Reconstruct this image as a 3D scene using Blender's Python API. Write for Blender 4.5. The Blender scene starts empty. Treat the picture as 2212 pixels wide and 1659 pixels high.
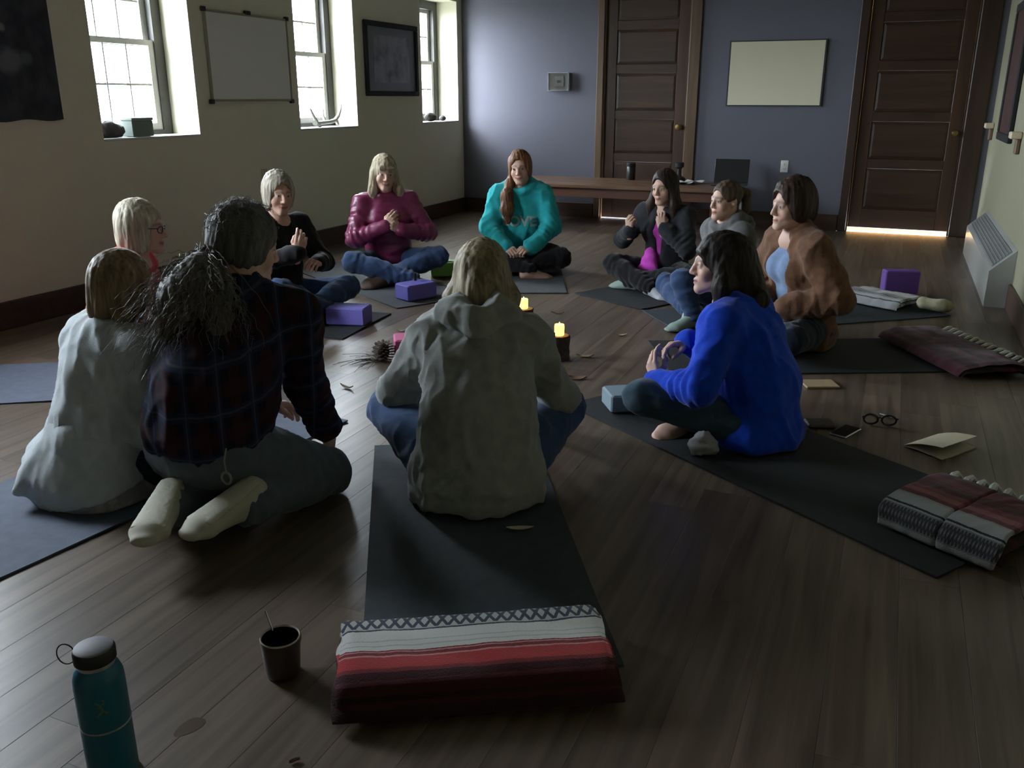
import bpy, math, random
import numpy as np
import openvdb as vdb
from mathutils import Vector, Matrix

random.seed(7)
rng = np.random.RandomState(11)
SC = bpy.context.scene
COL = SC.collection

# ------------------------------------------------------------------ camera
CAM_YAW = math.radians(23.0)
CAM_PITCH = math.radians(18.06)
cam_data = bpy.data.cameras.new('camera')
cam_data.sensor_width = 36.0
cam_data.lens = 1900.0 / 2212.0 * 36.0
cam_data.clip_start = 0.05
cam = bpy.data.objects.new('camera', cam_data)
COL.objects.link(cam)
cam.location = (0, 0, 1.25)
cam.rotation_euler = (math.pi / 2 - CAM_PITCH, 0, CAM_YAW)
SC.camera = cam

# ------------------------------------------------------------------ exposure, sky
SC.view_settings.view_transform = 'Standard'
SC.view_settings.look = 'None'
SC.view_settings.gamma = 1.0
SC.view_settings.exposure = 0.0
SC.view_settings.use_curve_mapping = False
SC.cycles.use_denoising = True
SC.cycles.max_bounces = 8
SC.cycles.diffuse_bounces = 5
SC.cycles.caustics_reflective = False
SC.cycles.caustics_refractive = False
SC.cycles.sample_clamp_indirect = 6.0
SKY_STRENGTH = 64.0
world = bpy.data.worlds.new('overcast_sky')
SC.world = world
world.use_nodes = True
_bg = world.node_tree.nodes['Background']
_bg.inputs[0].default_value = (0.80, 0.90, 1.0, 1)
_bg.inputs[1].default_value = SKY_STRENGTH

# room measures (x to the right along the far wall, y away along the window wall)
XL, XR, YB, YF, ZC = -4.53, 0.75, 9.27, -2.2, 2.9
REVEAL = 0.24
XO = XL - REVEAL
WINDOWS = [(4.21, 5.06), (6.24, 7.10), (8.33, 9.15), (1.72, 2.92)]
WZ0, WZ1 = 1.0, 2.22

# the sky that comes in through each window opening is sampled through portals
for (wy0, wy1) in WINDOWS:
    ld = bpy.data.lights.new('window_portal', 'AREA')
    ld.shape = 'RECTANGLE'
    ld.size = WZ1 - WZ0
    ld.size_y = wy1 - wy0
    ld.cycles.is_portal = True
    lo = bpy.data.objects.new('window_portal', ld)
    COL.objects.link(lo)
    lo.location = (XO - 0.06, (wy0 + wy1) / 2, (WZ0 + WZ1) / 2)
    lo.rotation_euler = (0, -math.pi / 2, 0)

# hazy sun behind thin cloud, from over the photographer's left shoulder
SUN_TRAVEL = Vector((1.0, 1.5, -1.07))
sd = bpy.data.lights.new('hazy_sun', 'SUN')
sd.energy = 11.0
sd.angle = math.radians(32)
sd.color = (.93, .96, 1.0)
so = bpy.data.objects.new('hazy_sun', sd)
COL.objects.link(so)
so.rotation_euler = SUN_TRAVEL.to_track_quat('-Z', 'Y').to_euler()
so.location = (-9, -6, 8)

# corridor lamp behind the right-hand door
ld = bpy.data.lights.new('corridor_lamp', 'AREA')
ld.size = 0.5
ld.energy = 260
ld.color = (1.0, 0.62, 0.22)
lo = bpy.data.objects.new('corridor_lamp', ld)
COL.objects.link(lo)
lo.location = (0.1, YB + 0.9, 2.2)

# ------------------------------------------------------------------ small helpers
def rad(a): return math.radians(a)

def tag(o, label=None, cat=None, group=None, kind=None):
    if label: o['label'] = label
    if cat: o['category'] = cat
    if group: o['group'] = group
    if kind: o['kind'] = kind
    return o

def empty(name, loc=(0, 0, 0), rz=0.0, label=None, cat=None, group=None):
    o = bpy.data.objects.new(name, None)
    COL.objects.link(o)
    o.empty_display_size = 0.1
    o.location = loc
    o.rotation_euler = (0, 0, rz)
    return tag(o, label, cat, group)

def link_mesh(name, me, mat=None, parent=None):
    if mat is not None:
        for m in (mat if isinstance(mat, (list, tuple)) else [mat]):
            me.materials.append(m)
    o = bpy.data.objects.new(name, me)
    COL.objects.link(o)
    if parent is not None:
        o.parent = parent
    return o

def np_mesh(name, V, F, smooth=True, cols=None):
    """V (n,3); F (m,3|4) array."""
    V = np.asarray(V, np.float32)
    F = np.asarray(F, np.int32)
    me = bpy.data.meshes.new(name)
    me.vertices.add(len(V))
    me.vertices.foreach_set('co', V.ravel())
    k = F.shape[1]
    me.loops.add(F.size)
    me.loops.foreach_set('vertex_index', F.ravel())
    me.polygons.add(len(F))
    me.polygons.foreach_set('loop_start', np.arange(0, F.size, k, dtype=np.int32))
    me.polygons.foreach_set('loop_total', np.full(len(F), k, np.int32))
    if smooth:
        me.polygons.foreach_set('use_smooth', np.ones(len(F), bool))
    if cols is not None:
        ca = me.color_attributes.new('Col', 'FLOAT_COLOR', 'POINT')
        c4 = np.ones((len(V), 4), np.float32)
        c4[:, :3] = cols
        ca.data.foreach_set('color', c4.ravel())
    me.update()
    me.validate()
    return me

class MB:
    """collects simple polygons, one mesh object per build()"""
    def __init__(s):
        s.v, s.f, s.uv = [], [], {}
    def add(s, verts, faces):
        b = len(s.v)
        s.v += [tuple(p) for p in verts]
        s.f += [tuple(i + b for i in f) for f in faces]
        return s
    def box(s, lo, hi, M=None, bev=0.0):
        x0, y0, z0 = lo
        x1, y1, z1 = hi
        if bev > 0:
            b = min(bev, (x1 - x0) * .45, (y1 - y0) * .45, (z1 - z0) * .45)
            vs = []
            for z, i in ((z0, b), (z0 + b, 0), (z1 - b, 0), (z1, b)):
                X0, Y0, X1, Y1 = x0 + i, y0 + i, x1 - i, y1 - i
                vs += [(X0, Y0 + b, z), (X0 + b, Y0, z), (X1 - b, Y0, z), (X1, Y0 + b, z),
                       (X1, Y1 - b, z), (X1 - b, Y1, z), (X0 + b, Y1, z), (X0, Y1 - b, z)]
            fs = [tuple(reversed(range(8)))]
            for k in range(3):
                for i in range(8):
                    j = (i + 1) % 8
                    fs.append((k * 8 + i, k * 8 + j, (k + 1) * 8 + j, (k + 1) * 8 + i))
            fs.append(tuple(range(24, 32)))
        else:
            vs = [(x0, y0, z0), (x1, y0, z0), (x1, y1, z0), (x0, y1, z0), (x0, y0, z1), (x1, y0, z1), (x1, y1, z1), (x0, y1, z1)]
            fs = [(3, 2, 1, 0), (4, 5, 6, 7), (0, 1, 5, 4), (1, 2, 6, 5), (2, 3, 7, 6), (3, 0, 4, 7)]
        if M is not None:
            vs = [tuple(M @ Vector(p)) for p in vs]
        return s.add(vs, fs)
    def tube(s, pts, r, n=10, caps=True):
        pts = [Vector(p) for p in pts]
        rr = r if isinstance(r, (list, tuple)) else [r] * len(pts)
        vs, fs = [], []
        prev = None
        for i, p in enumerate(pts):
            t = (pts[min(i + 1, len(pts) - 1)] - pts[max(i - 1, 0)]).normalized()
            if prev is None:
                a = Vector((0, 0, 1)) if abs(t.z) < .9 else Vector((1, 0, 0))
                u = t.cross(a).normalized()
            else:
                u = (prev - t * prev.dot(t)).normalized()
            prev = u
            w = t.cross(u)
            for k in range(n):
                a = 2 * math.pi * k / n
                vs.append(tuple(p + (u * math.cos(a) + w * math.sin(a)) * rr[i]))
        m = len(pts)
        for i in range(m - 1):
            for k in range(n):
                j = (k + 1) % n
                fs.append((i * n + k, i * n + j, (i + 1) * n + j, (i + 1) * n + k))
        if caps:
            fs.append(tuple(reversed(range(n))))
            fs.append(tuple((m - 1) * n + k for k in range(n)))
        return s.add(vs, fs)
    def lathe(s, prof, n=32, c=(0, 0)):
        vs, fs = [], []
        for (r, z) in prof:
            for k in range(n):
                a = 2 * math.pi * k / n
                vs.append((c[0] + r * math.cos(a), c[1] + r * math.sin(a), z))
        for i in range(len(prof) - 1):
            for k in range(n):
                j = (k + 1) % n
                fs.append((i * n + k, i * n + j, (i + 1) * n + j, (i + 1) * n + k))
        fs.append(tuple(reversed(range(n))))
        fs.append(tuple((len(prof) - 1) * n + k for k in range(n)))
        return s.add(vs, fs)
    def mesh(s, name, smooth=False):
        me = bpy.data.meshes.new(name)
        me.from_pydata(s.v, [], s.f)
        if smooth:
            me.polygons.foreach_set('use_smooth', np.ones(len(me.polygons), bool))
        me.update()
        return me
    def build(s, name, mat, parent=None, smooth=False):
        me = s.mesh(name, smooth)
        o = link_mesh(name, me, mat, parent)
        if smooth:
            md = o.modifiers.new('edges', 'EDGE_SPLIT')
            md.split_angle = rad(38)
        return o

def box_obj(name, lo, hi, mat, parent=None, bev=0.0, M=None):
    return MB().box(lo, hi, M, bev).build(name, mat, parent)

# ------------------------------------------------------------------ materials
def new_mat(name):
    m = bpy.data.materials.new(name)
    m.use_nodes = True
    nt = m.node_tree
    return m, nt, nt.nodes['Principled BSDF']

def N(nt, typ, **kw):
    n = nt.nodes.new(typ)
    for k, v in kw.items():
        setattr(n, k, v)
    return n

def plain(name, col, rough=.6, metal=0.0, spec=.5, bump=0.0, bscale=60, var=0.0):
    m, nt, b = new_mat(name)
    b.inputs['Base Color'].default_value = (*col, 1)
    b.inputs['Roughness'].default_value = rough
    b.inputs['Metallic'].default_value = metal
    b.inputs['Specular IOR Level'].default_value = spec
    if bump > 0 or var > 0:
        tc = N(nt, 'ShaderNodeTexCoord')
        no = N(nt, 'ShaderNodeTexNoise')
        no.inputs['Scale'].default_value = bscale
        no.inputs['Detail'].default_value = 4
        nt.links.new(tc.outputs['Object'], no.inputs['Vector'])
        if bump > 0:
            bp = N(nt, 'ShaderNodeBump')
            bp.inputs['Strength'].default_value = bump
            bp.inputs['Distance'].default_value = .01
            nt.links.new(no.outputs['Fac'], bp.inputs['Height'])
            nt.links.new(bp.outputs['Normal'], b.inputs['Normal'])
        if var > 0:
            mr = N(nt, 'ShaderNodeMapRange')
            mr.inputs[3].default_value = 1 - var
            mr.inputs[4].default_value = 1 + var
            nt.links.new(no.outputs['Fac'], mr.inputs[0])
            mx = N(nt, 'ShaderNodeVectorMath', operation='SCALE')
            mx.inputs[0].default_value = col
            nt.links.new(mr.outputs[0], mx.inputs['Scale'])
            nt.links.new(mx.outputs[0], b.inputs['Base Color'])
    return m

def ramp(nt, stops, interp='LINEAR'):
    r = N(nt, 'ShaderNodeValToRGB')
    cr = r.color_ramp
    cr.interpolation = interp
    while len(cr.elements) < len(stops):
        cr.elements.new(.5)
    for e, (p, c) in zip(cr.elements, stops):
        e.position = p
        e.color = (*c, 1)
    return r

def wood(name, c0, c1, rough=.45, scale=(1.2, 18, 18), grain=1.0, per_object=0.0, bump=.1, spec=.5):
    """grain stretched along object x"""
    m, nt, b = new_mat(name)
    tc = N(nt, 'ShaderNodeTexCoord')
    mp = N(nt, 'ShaderNodeMapping')
    mp.inputs['Scale'].default_value = scale
    nt.links.new(tc.outputs['Object'], mp.inputs['Vector'])
    no = N(nt, 'ShaderNodeTexNoise')
    no.inputs['Scale'].default_value = 1.6
    no.inputs['Detail'].default_value = 6
    no.inputs['Distortion'].default_value = .6
    nt.links.new(mp.outputs[0], no.inputs['Vector'])
    rp = ramp(nt, [(.3, c0), (.72, c1)])
    fac = no.outputs['Fac']
    col = rp.outputs[0]
    nt.links.new(fac, rp.inputs[0])
    if per_object > 0:
        oi = N(nt, 'ShaderNodeObjectInfo')
        off = N(nt, 'ShaderNodeVectorMath', operation='SCALE')
        off.inputs[0].default_value = (37, 91, 53)
        nt.links.new(oi.outputs['Random'], off.inputs['Scale'])
        nt.links.new(off.outputs[0], mp.inputs['Location'])
        mr = N(nt, 'ShaderNodeMapRange')
        mr.inputs[3].default_value = 1 - per_object
        mr.inputs[4].default_value = 1 + per_object
        nt.links.new(oi.outputs['Random'], mr.inputs[0])
        sc = N(nt, 'ShaderNodeVectorMath', operation='SCALE')
        nt.links.new(col, sc.inputs[0])
        nt.links.new(mr.outputs[0], sc.inputs['Scale'])
        col = sc.outputs[0]
    nt.links.new(col, b.inputs['Base Color'])
    b.inputs['Roughness'].default_value = rough
    b.inputs['Specular IOR Level'].default_value = spec
    if bump > 0:
        bp = N(nt, 'ShaderNodeBump')
        bp.inputs['Strength'].default_value = bump
        bp.inputs['Distance'].default_value = .004
        nt.links.new(fac, bp.inputs['Height'])
        nt.links.new(bp.outputs['Normal'], b.inputs['Normal'])
    return m

def cloth(name, col, col2=None, rough=.9, weave=420.0, bump=.25, sheen=.15, mottle=.12, spec=.15):
    m, nt, b = new_mat(name)
    col2 = col2 or tuple(c * .8 for c in col)
    tc = N(nt, 'ShaderNodeTexCoord')
    no = N(nt, 'ShaderNodeTexNoise')
    no.inputs['Scale'].default_value = 26
    no.inputs['Detail'].default_value = 6
    nt.links.new(tc.outputs['Object'], no.inputs['Vector'])
    rp = ramp(nt, [(.5 - mottle, col2), (.5 + mottle, col)])
    nt.links.new(no.outputs['Fac'], rp.inputs[0])
    nt.links.new(rp.outputs[0], b.inputs['Base Color'])
    b.inputs['Roughness'].default_value = rough
    b.inputs['Specular IOR Level'].default_value = spec
    b.inputs['Sheen Weight'].default_value = sheen
    n2 = N(nt, 'ShaderNodeTexNoise')
    n2.inputs['Scale'].default_value = weave
    n2.inputs['Detail'].default_value = 2
    nt.links.new(tc.outputs['Object'], n2.inputs['Vector'])
    bp = N(nt, 'ShaderNodeBump')
    bp.inputs['Strength'].default_value = bump
    bp.inputs['Distance'].default_value = .003
    nt.links.new(n2.outputs['Fac'], bp.inputs['Height'])
    nt.links.new(bp.outputs['Normal'], b.inputs['Normal'])
    return m

def vcol(name, rough=.5, spec=.4, bump=0.0, bscale=300, streak=None):
    m, nt, b = new_mat(name)
    at = N(nt, 'ShaderNodeAttribute', attribute_name='Col')
    out = at.outputs['Color']
    if streak:
        tc = N(nt, 'ShaderNodeTexCoord')
        mp = N(nt, 'ShaderNodeMapping')
        mp.inputs['Scale'].default_value = streak
        no = N(nt, 'ShaderNodeTexNoise')
        no.inputs['Scale'].default_value = 1
        no.inputs['Detail'].default_value = 4
        nt.links.new(tc.outputs['Object'], mp.inputs['Vector'])
        nt.links.new(mp.outputs[0], no.inputs['Vector'])
        mr = N(nt, 'ShaderNodeMapRange')
        mr.inputs[1].default_value = .3
        mr.inputs[2].default_value = .7
        mr.inputs[3].default_value = .55
        mr.inputs[4].default_value = 1.25
        nt.links.new(no.outputs['Fac'], mr.inputs[0])
        sc = N(nt, 'ShaderNodeVectorMath', operation='SCALE')
        nt.links.new(out, sc.inputs[0])
        nt.links.new(mr.outputs[0], sc.inputs['Scale'])
        out = sc.outputs[0]
        bp = N(nt, 'ShaderNodeBump')
        bp.inputs['Strength'].default_value = .5
        bp.inputs['Distance'].default_value = .006
        nt.links.new(no.outputs['Fac'], bp.inputs['Height'])
        nt.links.new(bp.outputs['Normal'], b.inputs['Normal'])
    nt.links.new(out, b.inputs['Base Color'])
    b.inputs['Roughness'].default_value = rough
    b.inputs['Specular IOR Level'].default_value = spec
    return m

def glow(name, col, strength):
    m, nt, b = new_mat(name)
    b.inputs['Base Color'].default_value = (*col, 1)
    b.inputs['Emission Color'].default_value = (*col, 1)
    b.inputs['Emission Strength'].default_value = strength
    return m

def pane_mat(name):
    m, nt, b = new_mat(name)
    tr = N(nt, 'ShaderNodeBsdfTransparent')
    gl = N(nt, 'ShaderNodeBsdfGlossy')
    gl.inputs['Roughness'].default_value = .02
    fr = N(nt, 'ShaderNodeFresnel')
    fr.inputs['IOR'].default_value = 1.35
    mx = N(nt, 'ShaderNodeMixShader')
    nt.links.new(fr.outputs[0], mx.inputs[0])
    nt.links.new(tr.outputs[0], mx.inputs[1])
    nt.links.new(gl.outputs[0], mx.inputs[2])
    nt.links.new(mx.outputs[0], nt.nodes['Material Output'].inputs['Surface'])
    return m

M = {}
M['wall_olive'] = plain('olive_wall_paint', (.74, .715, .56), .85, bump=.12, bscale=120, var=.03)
M['reveal'] = plain('pale_green_reveal_paint', (.62, .66, .47), .8)
M['wall_blue'] = plain('slate_blue_wall_paint', (.125, .125, .155), .8, bump=.1, bscale=120, var=.03)
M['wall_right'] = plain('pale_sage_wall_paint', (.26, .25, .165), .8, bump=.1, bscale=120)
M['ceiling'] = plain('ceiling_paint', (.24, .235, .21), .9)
M['base'] = wood('dark_baseboard_wood', (.035, .018, .010), (.07, .035, .02), .45)
M['plank'] = wood('brown_laminate', (.080, .057, .041), (.185, .139, .104), .36, (16, .9, 16), per_object=.20, bump=.05, spec=.55)
M['plank_bed'] = plain('plank_joint_dark', (.03, .02, .015), .9)
M['sash'] = plain('white_sash_paint', (.62, .62, .60), .5)
M['casing_dark'] = plain('dark_window_casing', (.045, .045, .040), .6)
M['pane'] = pane_mat('window_glass')
M['door_wood'] = wood('brown_door_wood', (.034, .015, .0075), (.066, .031, .015), .40, (9, 9, .8))
M['door_panel'] = wood('brown_door_panel_wood', (.028, .0125, .006), (.058, .027, .013), .40, (.8, 9, 9))
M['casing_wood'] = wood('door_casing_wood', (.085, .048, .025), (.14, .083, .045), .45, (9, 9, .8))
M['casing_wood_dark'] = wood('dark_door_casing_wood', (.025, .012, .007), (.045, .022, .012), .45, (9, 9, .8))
M['brass'] = plain('dull_brass', (.25, .17, .07), .35, 1.0)
M['black'] = plain('black_plastic', (.012, .012, .013), .4)
M['black_matt'] = plain('black_matt', (.010, .010, .011), .8)
M['white_plastic'] = plain('white_plastic', (.72, .72, .70), .4)
M['steel'] = plain('brushed_steel', (.6, .6, .6), .3, 1.0)
M['white_metal'] = plain('white_gloss_metal', (.42, .43, .41), .22)

# ------------------------------------------------------------------ the room
floor = box_obj('floor', (XL, YF, -.10), (XR, YB, -.009), M['plank_bed'])
tag(floor, kind='structure')
PW, PL = .1508, 1.45
ncol = int(math.ceil((XR - XL) / PW))
shared_plank = {}
rest = MB()
for c in range(ncol):
    x0 = XL + c * PW
    x1 = min(x0 + PW - .0006, XR)
    y = YF - rng.uniform(0, PL)
    while y < YB:
        a, b = max(y, YF), min(y + PL - .0006, YB)
        y += PL
        if b - a < .02 or x1 - x0 < .01:
            continue
        if b < .55:
            rest.box((x0, a, -.009), (x1, b, 0))
            continue
        L = round(b - a, 2)
        key = (L, round(x1 - x0, 3))
        if key not in shared_plank:
            h = L / 2 if abs(L - (b - a)) < .006 else (b - a) / 2
            shared_plank[key] = MB().box((-(x1 - x0) / 2, -h, -.009), ((x1 - x0) / 2, h, 0), None, .0005).mesh('plank')
            shared_plank[key].materials.append(M['plank'])
        o = bpy.data.objects.new('plank', shared_plank[key])
        COL.objects.link(o)
        o.parent = floor
        o.location = ((x0 + x1) / 2, (a + b) / 2, 0)
o = rest.build('plank_field', M['plank'], floor)
o['kind'] = 'stuff'

def struct(o):
    return tag(o, kind='structure')

struct(box_obj('ground_outside', (-90, -60, -1.1), (XO - .12, 80, -.9), plain('pale_gravel', (.30, .30, .28), .9)))

struct(box_obj('ceiling', (XO - .1, YF - .15, ZC), (XR + .15, YB + .15, ZC + .1), M['ceiling']))
# window wall: piers, apron and head around the openings
mb = MB()
XW = XO - .10
ys = [YF] + [v for w in sorted(WINDOWS) for v in w] + [YB]
for i in range(0, len(ys), 2):
    mb.box((XW, ys[i], 0), (XL, ys[i + 1], ZC))
for (a, b) in WINDOWS:
    mb.box((XW, a, 0), (XL, b, WZ0))
    mb.box((XW, a, WZ1), (XL, b, ZC))
struct(mb.build('wall_left', M['wall_olive']))
DOOR1, DOOR2, DH = (-2.90, -2.02), (-.38, .53), 2.32
mb = MB()
for a, b, z0 in ((XW, DOOR1[0], 0), (*DOOR1, DH), (DOOR1[1], DOOR2[0], 0), (*DOOR2, DH), (DOOR2[1], XR + .12, 0)):
    mb.box((a, YB, z0), (b, YB + .12, ZC))
struct(mb.build('wall_back', M['wall_blue']))
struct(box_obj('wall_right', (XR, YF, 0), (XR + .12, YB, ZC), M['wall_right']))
struct(box_obj('wall_front', (XW, YF - .12, 0), (XR + .12, YF, ZC), M['wall_olive']))
struct(box_obj('baseboard_left', (XL, YF, 0), (XL + .02, YB, .155), M['base'], bev=.004))
mb = MB()
for a, b in ((XL + .02, DOOR1[0] - .075), (DOOR1[1] + .11, DOOR2[0] - .085)):
    mb.box((a, YB - .02, 0), (b, YB, .155), None, .004)
struct(mb.build('baseboard_back', M['base']))
struct(box_obj('baseboard_right', (XR - .02, YF, 0), (XR, 6.12, .155), M['base'], bev=.004))
struct(box_obj('door_light_blocker', (-3.1, YB + .121, -.1), (-1.8, YB + .16, 2.5), M['black_matt']))  # unseen black panel added to stop sky light leaking under the left door
# the lit corridor behind the right-hand door
mb = MB()
mb.box((-.9, YB + .12, -.1), (1.1, YB + 1.8, 0))
mb.box((-.9, YB + 1.8, -.1), (1.1, YB + 1.9, 2.5))
mb.box((-1.0, YB + .12, -.1), (-.9, YB + 1.9, 2.5))
mb.box((1.1, YB + .12, -.1), (1.2, YB + 1.9, 2.5))
mb.box((-1.0, YB + .12, 2.5), (1.2, YB + 1.9, 2.6))
struct(mb.build('wall_corridor', plain('corridor_paint', (.7, .62, .45), .7)))

# ------------------------------------------------------------------ windows
def window(n, y0, y1):
    w = empty('window_%d' % n, (XO, (y0 + y1) / 2, WZ0))
    struct(w)
    W, Hh = y1 - y0, WZ1 - WZ0
    h = W / 2
    cw = .085
    # casing all round, local axes: x outward is negative
    mb = MB()
    mb.box((-.10, -h, 0), (.0, -h + cw, Hh))
    mb.box((-.10, h - cw, 0), (.0, h, Hh))
    mb.box((-.10, -h + cw, Hh - cw), (.0, h - cw, Hh))
    mb.box((-.10, -h + cw, 0), (.0, h - cw, .035))
    mb.build('casing', M['casing_dark'], w)
    sl = MB().box((0, -h, -.012), (REVEAL + .004, h, .004), None, .003)
    sl.build('sill', M['sash'], w)
    mid = .60
    for (z0, z1, xo) in ((.035, mid + .02, -.045), (mid - .02, Hh - cw, -.085)):
        a, b = -h + cw, h - cw
        st, rl = .05, .045
        f = MB()
        f.box((xo, a, z0), (xo + .035, a + st, z1))
        f.box((xo, b - st, z0), (xo + .035, b, z1))
        f.box((xo, a + st, z0), (xo + .035, b - st, z0 + rl))
        f.box((xo, a + st, z1 - rl * .8), (xo + .035, b - st, z1))
        sash = f.build('sash', M['sash'], w)
        pa, pb, pz0, pz1 = a + st, b - st, z0 + rl, z1 - rl * .8
        cwid = (pb - pa) / 3
        for k in (1, 2):
            box_obj('muntin', (xo + .006, pa + k * cwid - .006, pz0), (xo + .03, pa + k * cwid + .006, pz1), M['sash'], sash)
        zm = (pz0 + pz1) / 2
        box_obj('muntin', (xo + .008, pa, zm - .007), (xo + .028, pb, zm + .007), M['sash'], sash)
        for k in range(3):
            for (q0, q1) in ((pz0, zm), (zm, pz1)):
                m2 = MB().add([(xo + .017, pa + k * cwid + .009, q0), (xo + .017, pa + (k + 1) * cwid - .009, q0),
                               (xo + .017, pa + (k + 1) * cwid - .009, q1), (xo + .017, pa + k * cwid + .009, q1)], [(0, 1, 2, 3)])
                m2.build('pane', M['pane'], sash)
    return w
for i, (a, b) in enumerate(WINDOWS):
    window(i + 1, a, b)

# ------------------------------------------------------------------ doors
def door(n, x0, x1, zb, cl, cr, knob_z, mc):
    d = empty('door_%d' % n, ((x0 + x1) / 2, YB, 0))
    struct(d)
    h = (x1 - x0) / 2
    y = .03                                      # leaf set back in the frame
    lt = .045
    g = .0135
    a, b = -h + g, h - g
    st = .11
    box_obj('stile', (a, y, zb), (a + st, y + lt, DH - .01), M['door_wood'], d, .003)
    box_obj('stile', (b - st, y, zb), (b, y + lt, DH - .01), M['door_wood'], d, .003)
    rails = [(zb, .22), (.60, .69), (1.03, 1.12), (1.48, 1.57), (1.90, 1.99), (2.20, DH - .01)]
    for (z0, z1) in rails:
        box_obj('rail', (a + st, y, z0), (b - st, y + lt, z1), M['door_panel'], d, .003)
    for (r0, r1) in zip(rails[:-1], rails[1:]):
        pb = MB()
        p0, p1, q0, q1 = a + st, b - st, r0[1], r1[0]
        e = .028
        pb.add([(p0, y + .016, q0), (p1, y + .016, q0), (p1, y + .016, q1), (p0, y + .016, q1),
                (p0 + e, y + .010, q0 + e), (p1 - e, y + .010, q0 + e), (p1 - e, y + .010, q1 - e), (p0 + e, y + .010, q1 - e)],
               [(0, 1, 5, 4), (1, 2, 6, 5), (2, 3, 7, 6), (3, 0, 4, 7), (4, 5, 6, 7)])
        pb.box((p0, y + .017, q0), (p1, y + lt - .012, q1))
        pb.build('panel', M['door_panel'], d)
    # knob and rose on the closing stile
    kb = MB().lathe([(.028, 0), (.028, .006), (.012, .012), (.010, .035), (.024, .045), (.030, .058), (.026, .070), (.004, .075)], 20)
    o = kb.build('door_knob', M['brass'], d, True)
    o.rotation_euler = (math.pi / 2, 0, 0)
    o.location = (b - .055, y, knob_z)
    for nm, u0, u1 in (('casing', -h - cl, -h), ('casing', h, h + cr)):
        box_obj(nm, (u0, -.022, 0), (u1, 0, DH + .10), mc, d, .006)
        j0 = -h if u0 < 0 else h - .012
        box_obj('jamb', (j0, 0, 0), (j0 + .012, .11, DH), mc, d)
    box_obj('casing', (-h, -.022, DH), (h, 0, DH + .10), mc, d, .006)
    return d
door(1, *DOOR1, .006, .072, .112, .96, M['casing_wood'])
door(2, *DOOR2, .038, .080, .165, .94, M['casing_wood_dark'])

# ------------------------------------------------------------------ radiator cover on the right wall
def convector():
    y0, y1, xf, zf, zb = 6.13, 8.32, .612, .225, .36
    c = empty('radiator_cover', (XR, (y0 + y1) / 2, 0), 0,
              'white sloping-top metal radiator cover along the right wall by the door', 'radiator cover')
    L = (y1 - y0) / 2
    f = xf - XR
    mb = MB()
    prof = [(f, 0.0), (f, zf), (-.001, zb), (-.001, 0.0)]
    vs = [(x, -L, z) for x, z in prof] + [(x, L, z) for x, z in prof]
    mb.add(vs, [(0, 1, 2, 3), (7, 6, 5, 4), (0, 4, 5, 1), (1, 5, 6, 2), (2, 6, 7, 3), (3, 7, 4, 0)])
    mb.build('cover', M['white_metal'], c)
    # outlet grille let into the slope
    n = Vector((-(zb - zf), 0, -f)).normalized()
    u = Vector((-f, 0, zb - zf)).normalized()
    P0 = Vector((f, 0, zf))
    ln = (Vector((0, 0, zb)) - P0).length
    g = MB()
    for k in range(7):
        s = ln * (.18 + .64 * k / 6)
        p = P0 + u * s + n * .001
        M4 = Matrix(((u.x, 0, n.x, p.x), (0, 1, 0, 0), (u.z, 0, n.z, p.z), (0, 0, 0, 1)))
        g.box((-.0035, -L * .93, 0), (.0035, L * .93, .004), M4)
    p = P0 + u * (ln * .5) + n * .0005
    M4 = Matrix(((u.x, 0, n.x, p.x), (0, 1, 0, 0), (u.z, 0, n.z, p.z), (0, 0, 0, 1)))
    bed = MB().box((-ln * .36, -L * .95, 0), (ln * .36, L * .95, .0012), M4)
    bed.build('grille_bed', plain('grey_grille', (.16, .17, .165), .5), c)
    g.build('grille', plain('grille_bar_paint', (.25, .26, .25), .4), c)
    return c
convector()

# ------------------------------------------------------------------ things on the walls
def framed_board(name, y0, y1, z0, z1, label):
    b = empty(name, (XL, (y0 + y1) / 2, z0), 0, label, 'whiteboard')
    h, H = (y1 - y0) / 2, z1 - z0
    box_obj('board', (.002, -h + .008, .008), (.014, h - .008, H - .008), plain('whiteboard_face', (.82, .82, .78), .35), b)
    for lo, hi in (((.0, -h, 0), (.02, h, .016)), ((.0, -h, H - .016), (.02, h, H)), ((.0, -h, .016), (.02, -h + .014, H - .016)), ((.0, h - .014, .016), (.02, h, H - .016))):
        box_obj('frame', lo, hi, plain('grey_aluminium', (.30, .29, .22), .5), b)
    for yy in (-h, h):
        for zz in (0, H):
            box_obj('corner_cap', (.0, yy - .02, zz - .016), (.024, yy + .02, zz + .016), M['black'], b, .004)
    box_obj('hanger', (.0, -.03, H - .006), (.026, .03, H + .022), M['black'], b, .004)
    return b
framed_board('whiteboard', 5.20, 6.13, 1.22, 1.83, 'white dry-erase board with thin frame between the two nearest windows')

# framed print
pf = empty('framed_print', (XL, 7.735, 1.26), 0, 'dark-framed grey landscape print on the olive wall', 'picture')
for lo, hi in (((0, -.485, 0), (.03, .485, .045)), ((0, -.485, .605), (.03, .485, .65)), ((0, -.485, .045), (.03, -.44, .605)), ((0, .44, .045), (.03, .485, .605))):
    box_obj('frame', lo, hi, M['black_matt'], pf, .005)
m, nt, b = new_mat('grey_mountain_print')
tc = N(nt, 'ShaderNodeTexCoord')
no = N(nt, 'ShaderNodeTexNoise')
no.inputs['Scale'].default_value = 7
no.inputs['Detail'].default_value = 6
nt.links.new(tc.outputs['Object'], no.inputs['Vector'])
rp = ramp(nt, [(.30, (.07, .07, .085)), (.45, (.20, .20, .22)), (.6, (.27, .27, .29)), (.75, (.20, .20, .235))])
nt.links.new(no.outputs['Fac'], rp.inputs[0])
nt.links.new(rp.outputs[0], b.inputs['Base Color'])
b.inputs['Roughness'].default_value = .3
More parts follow.
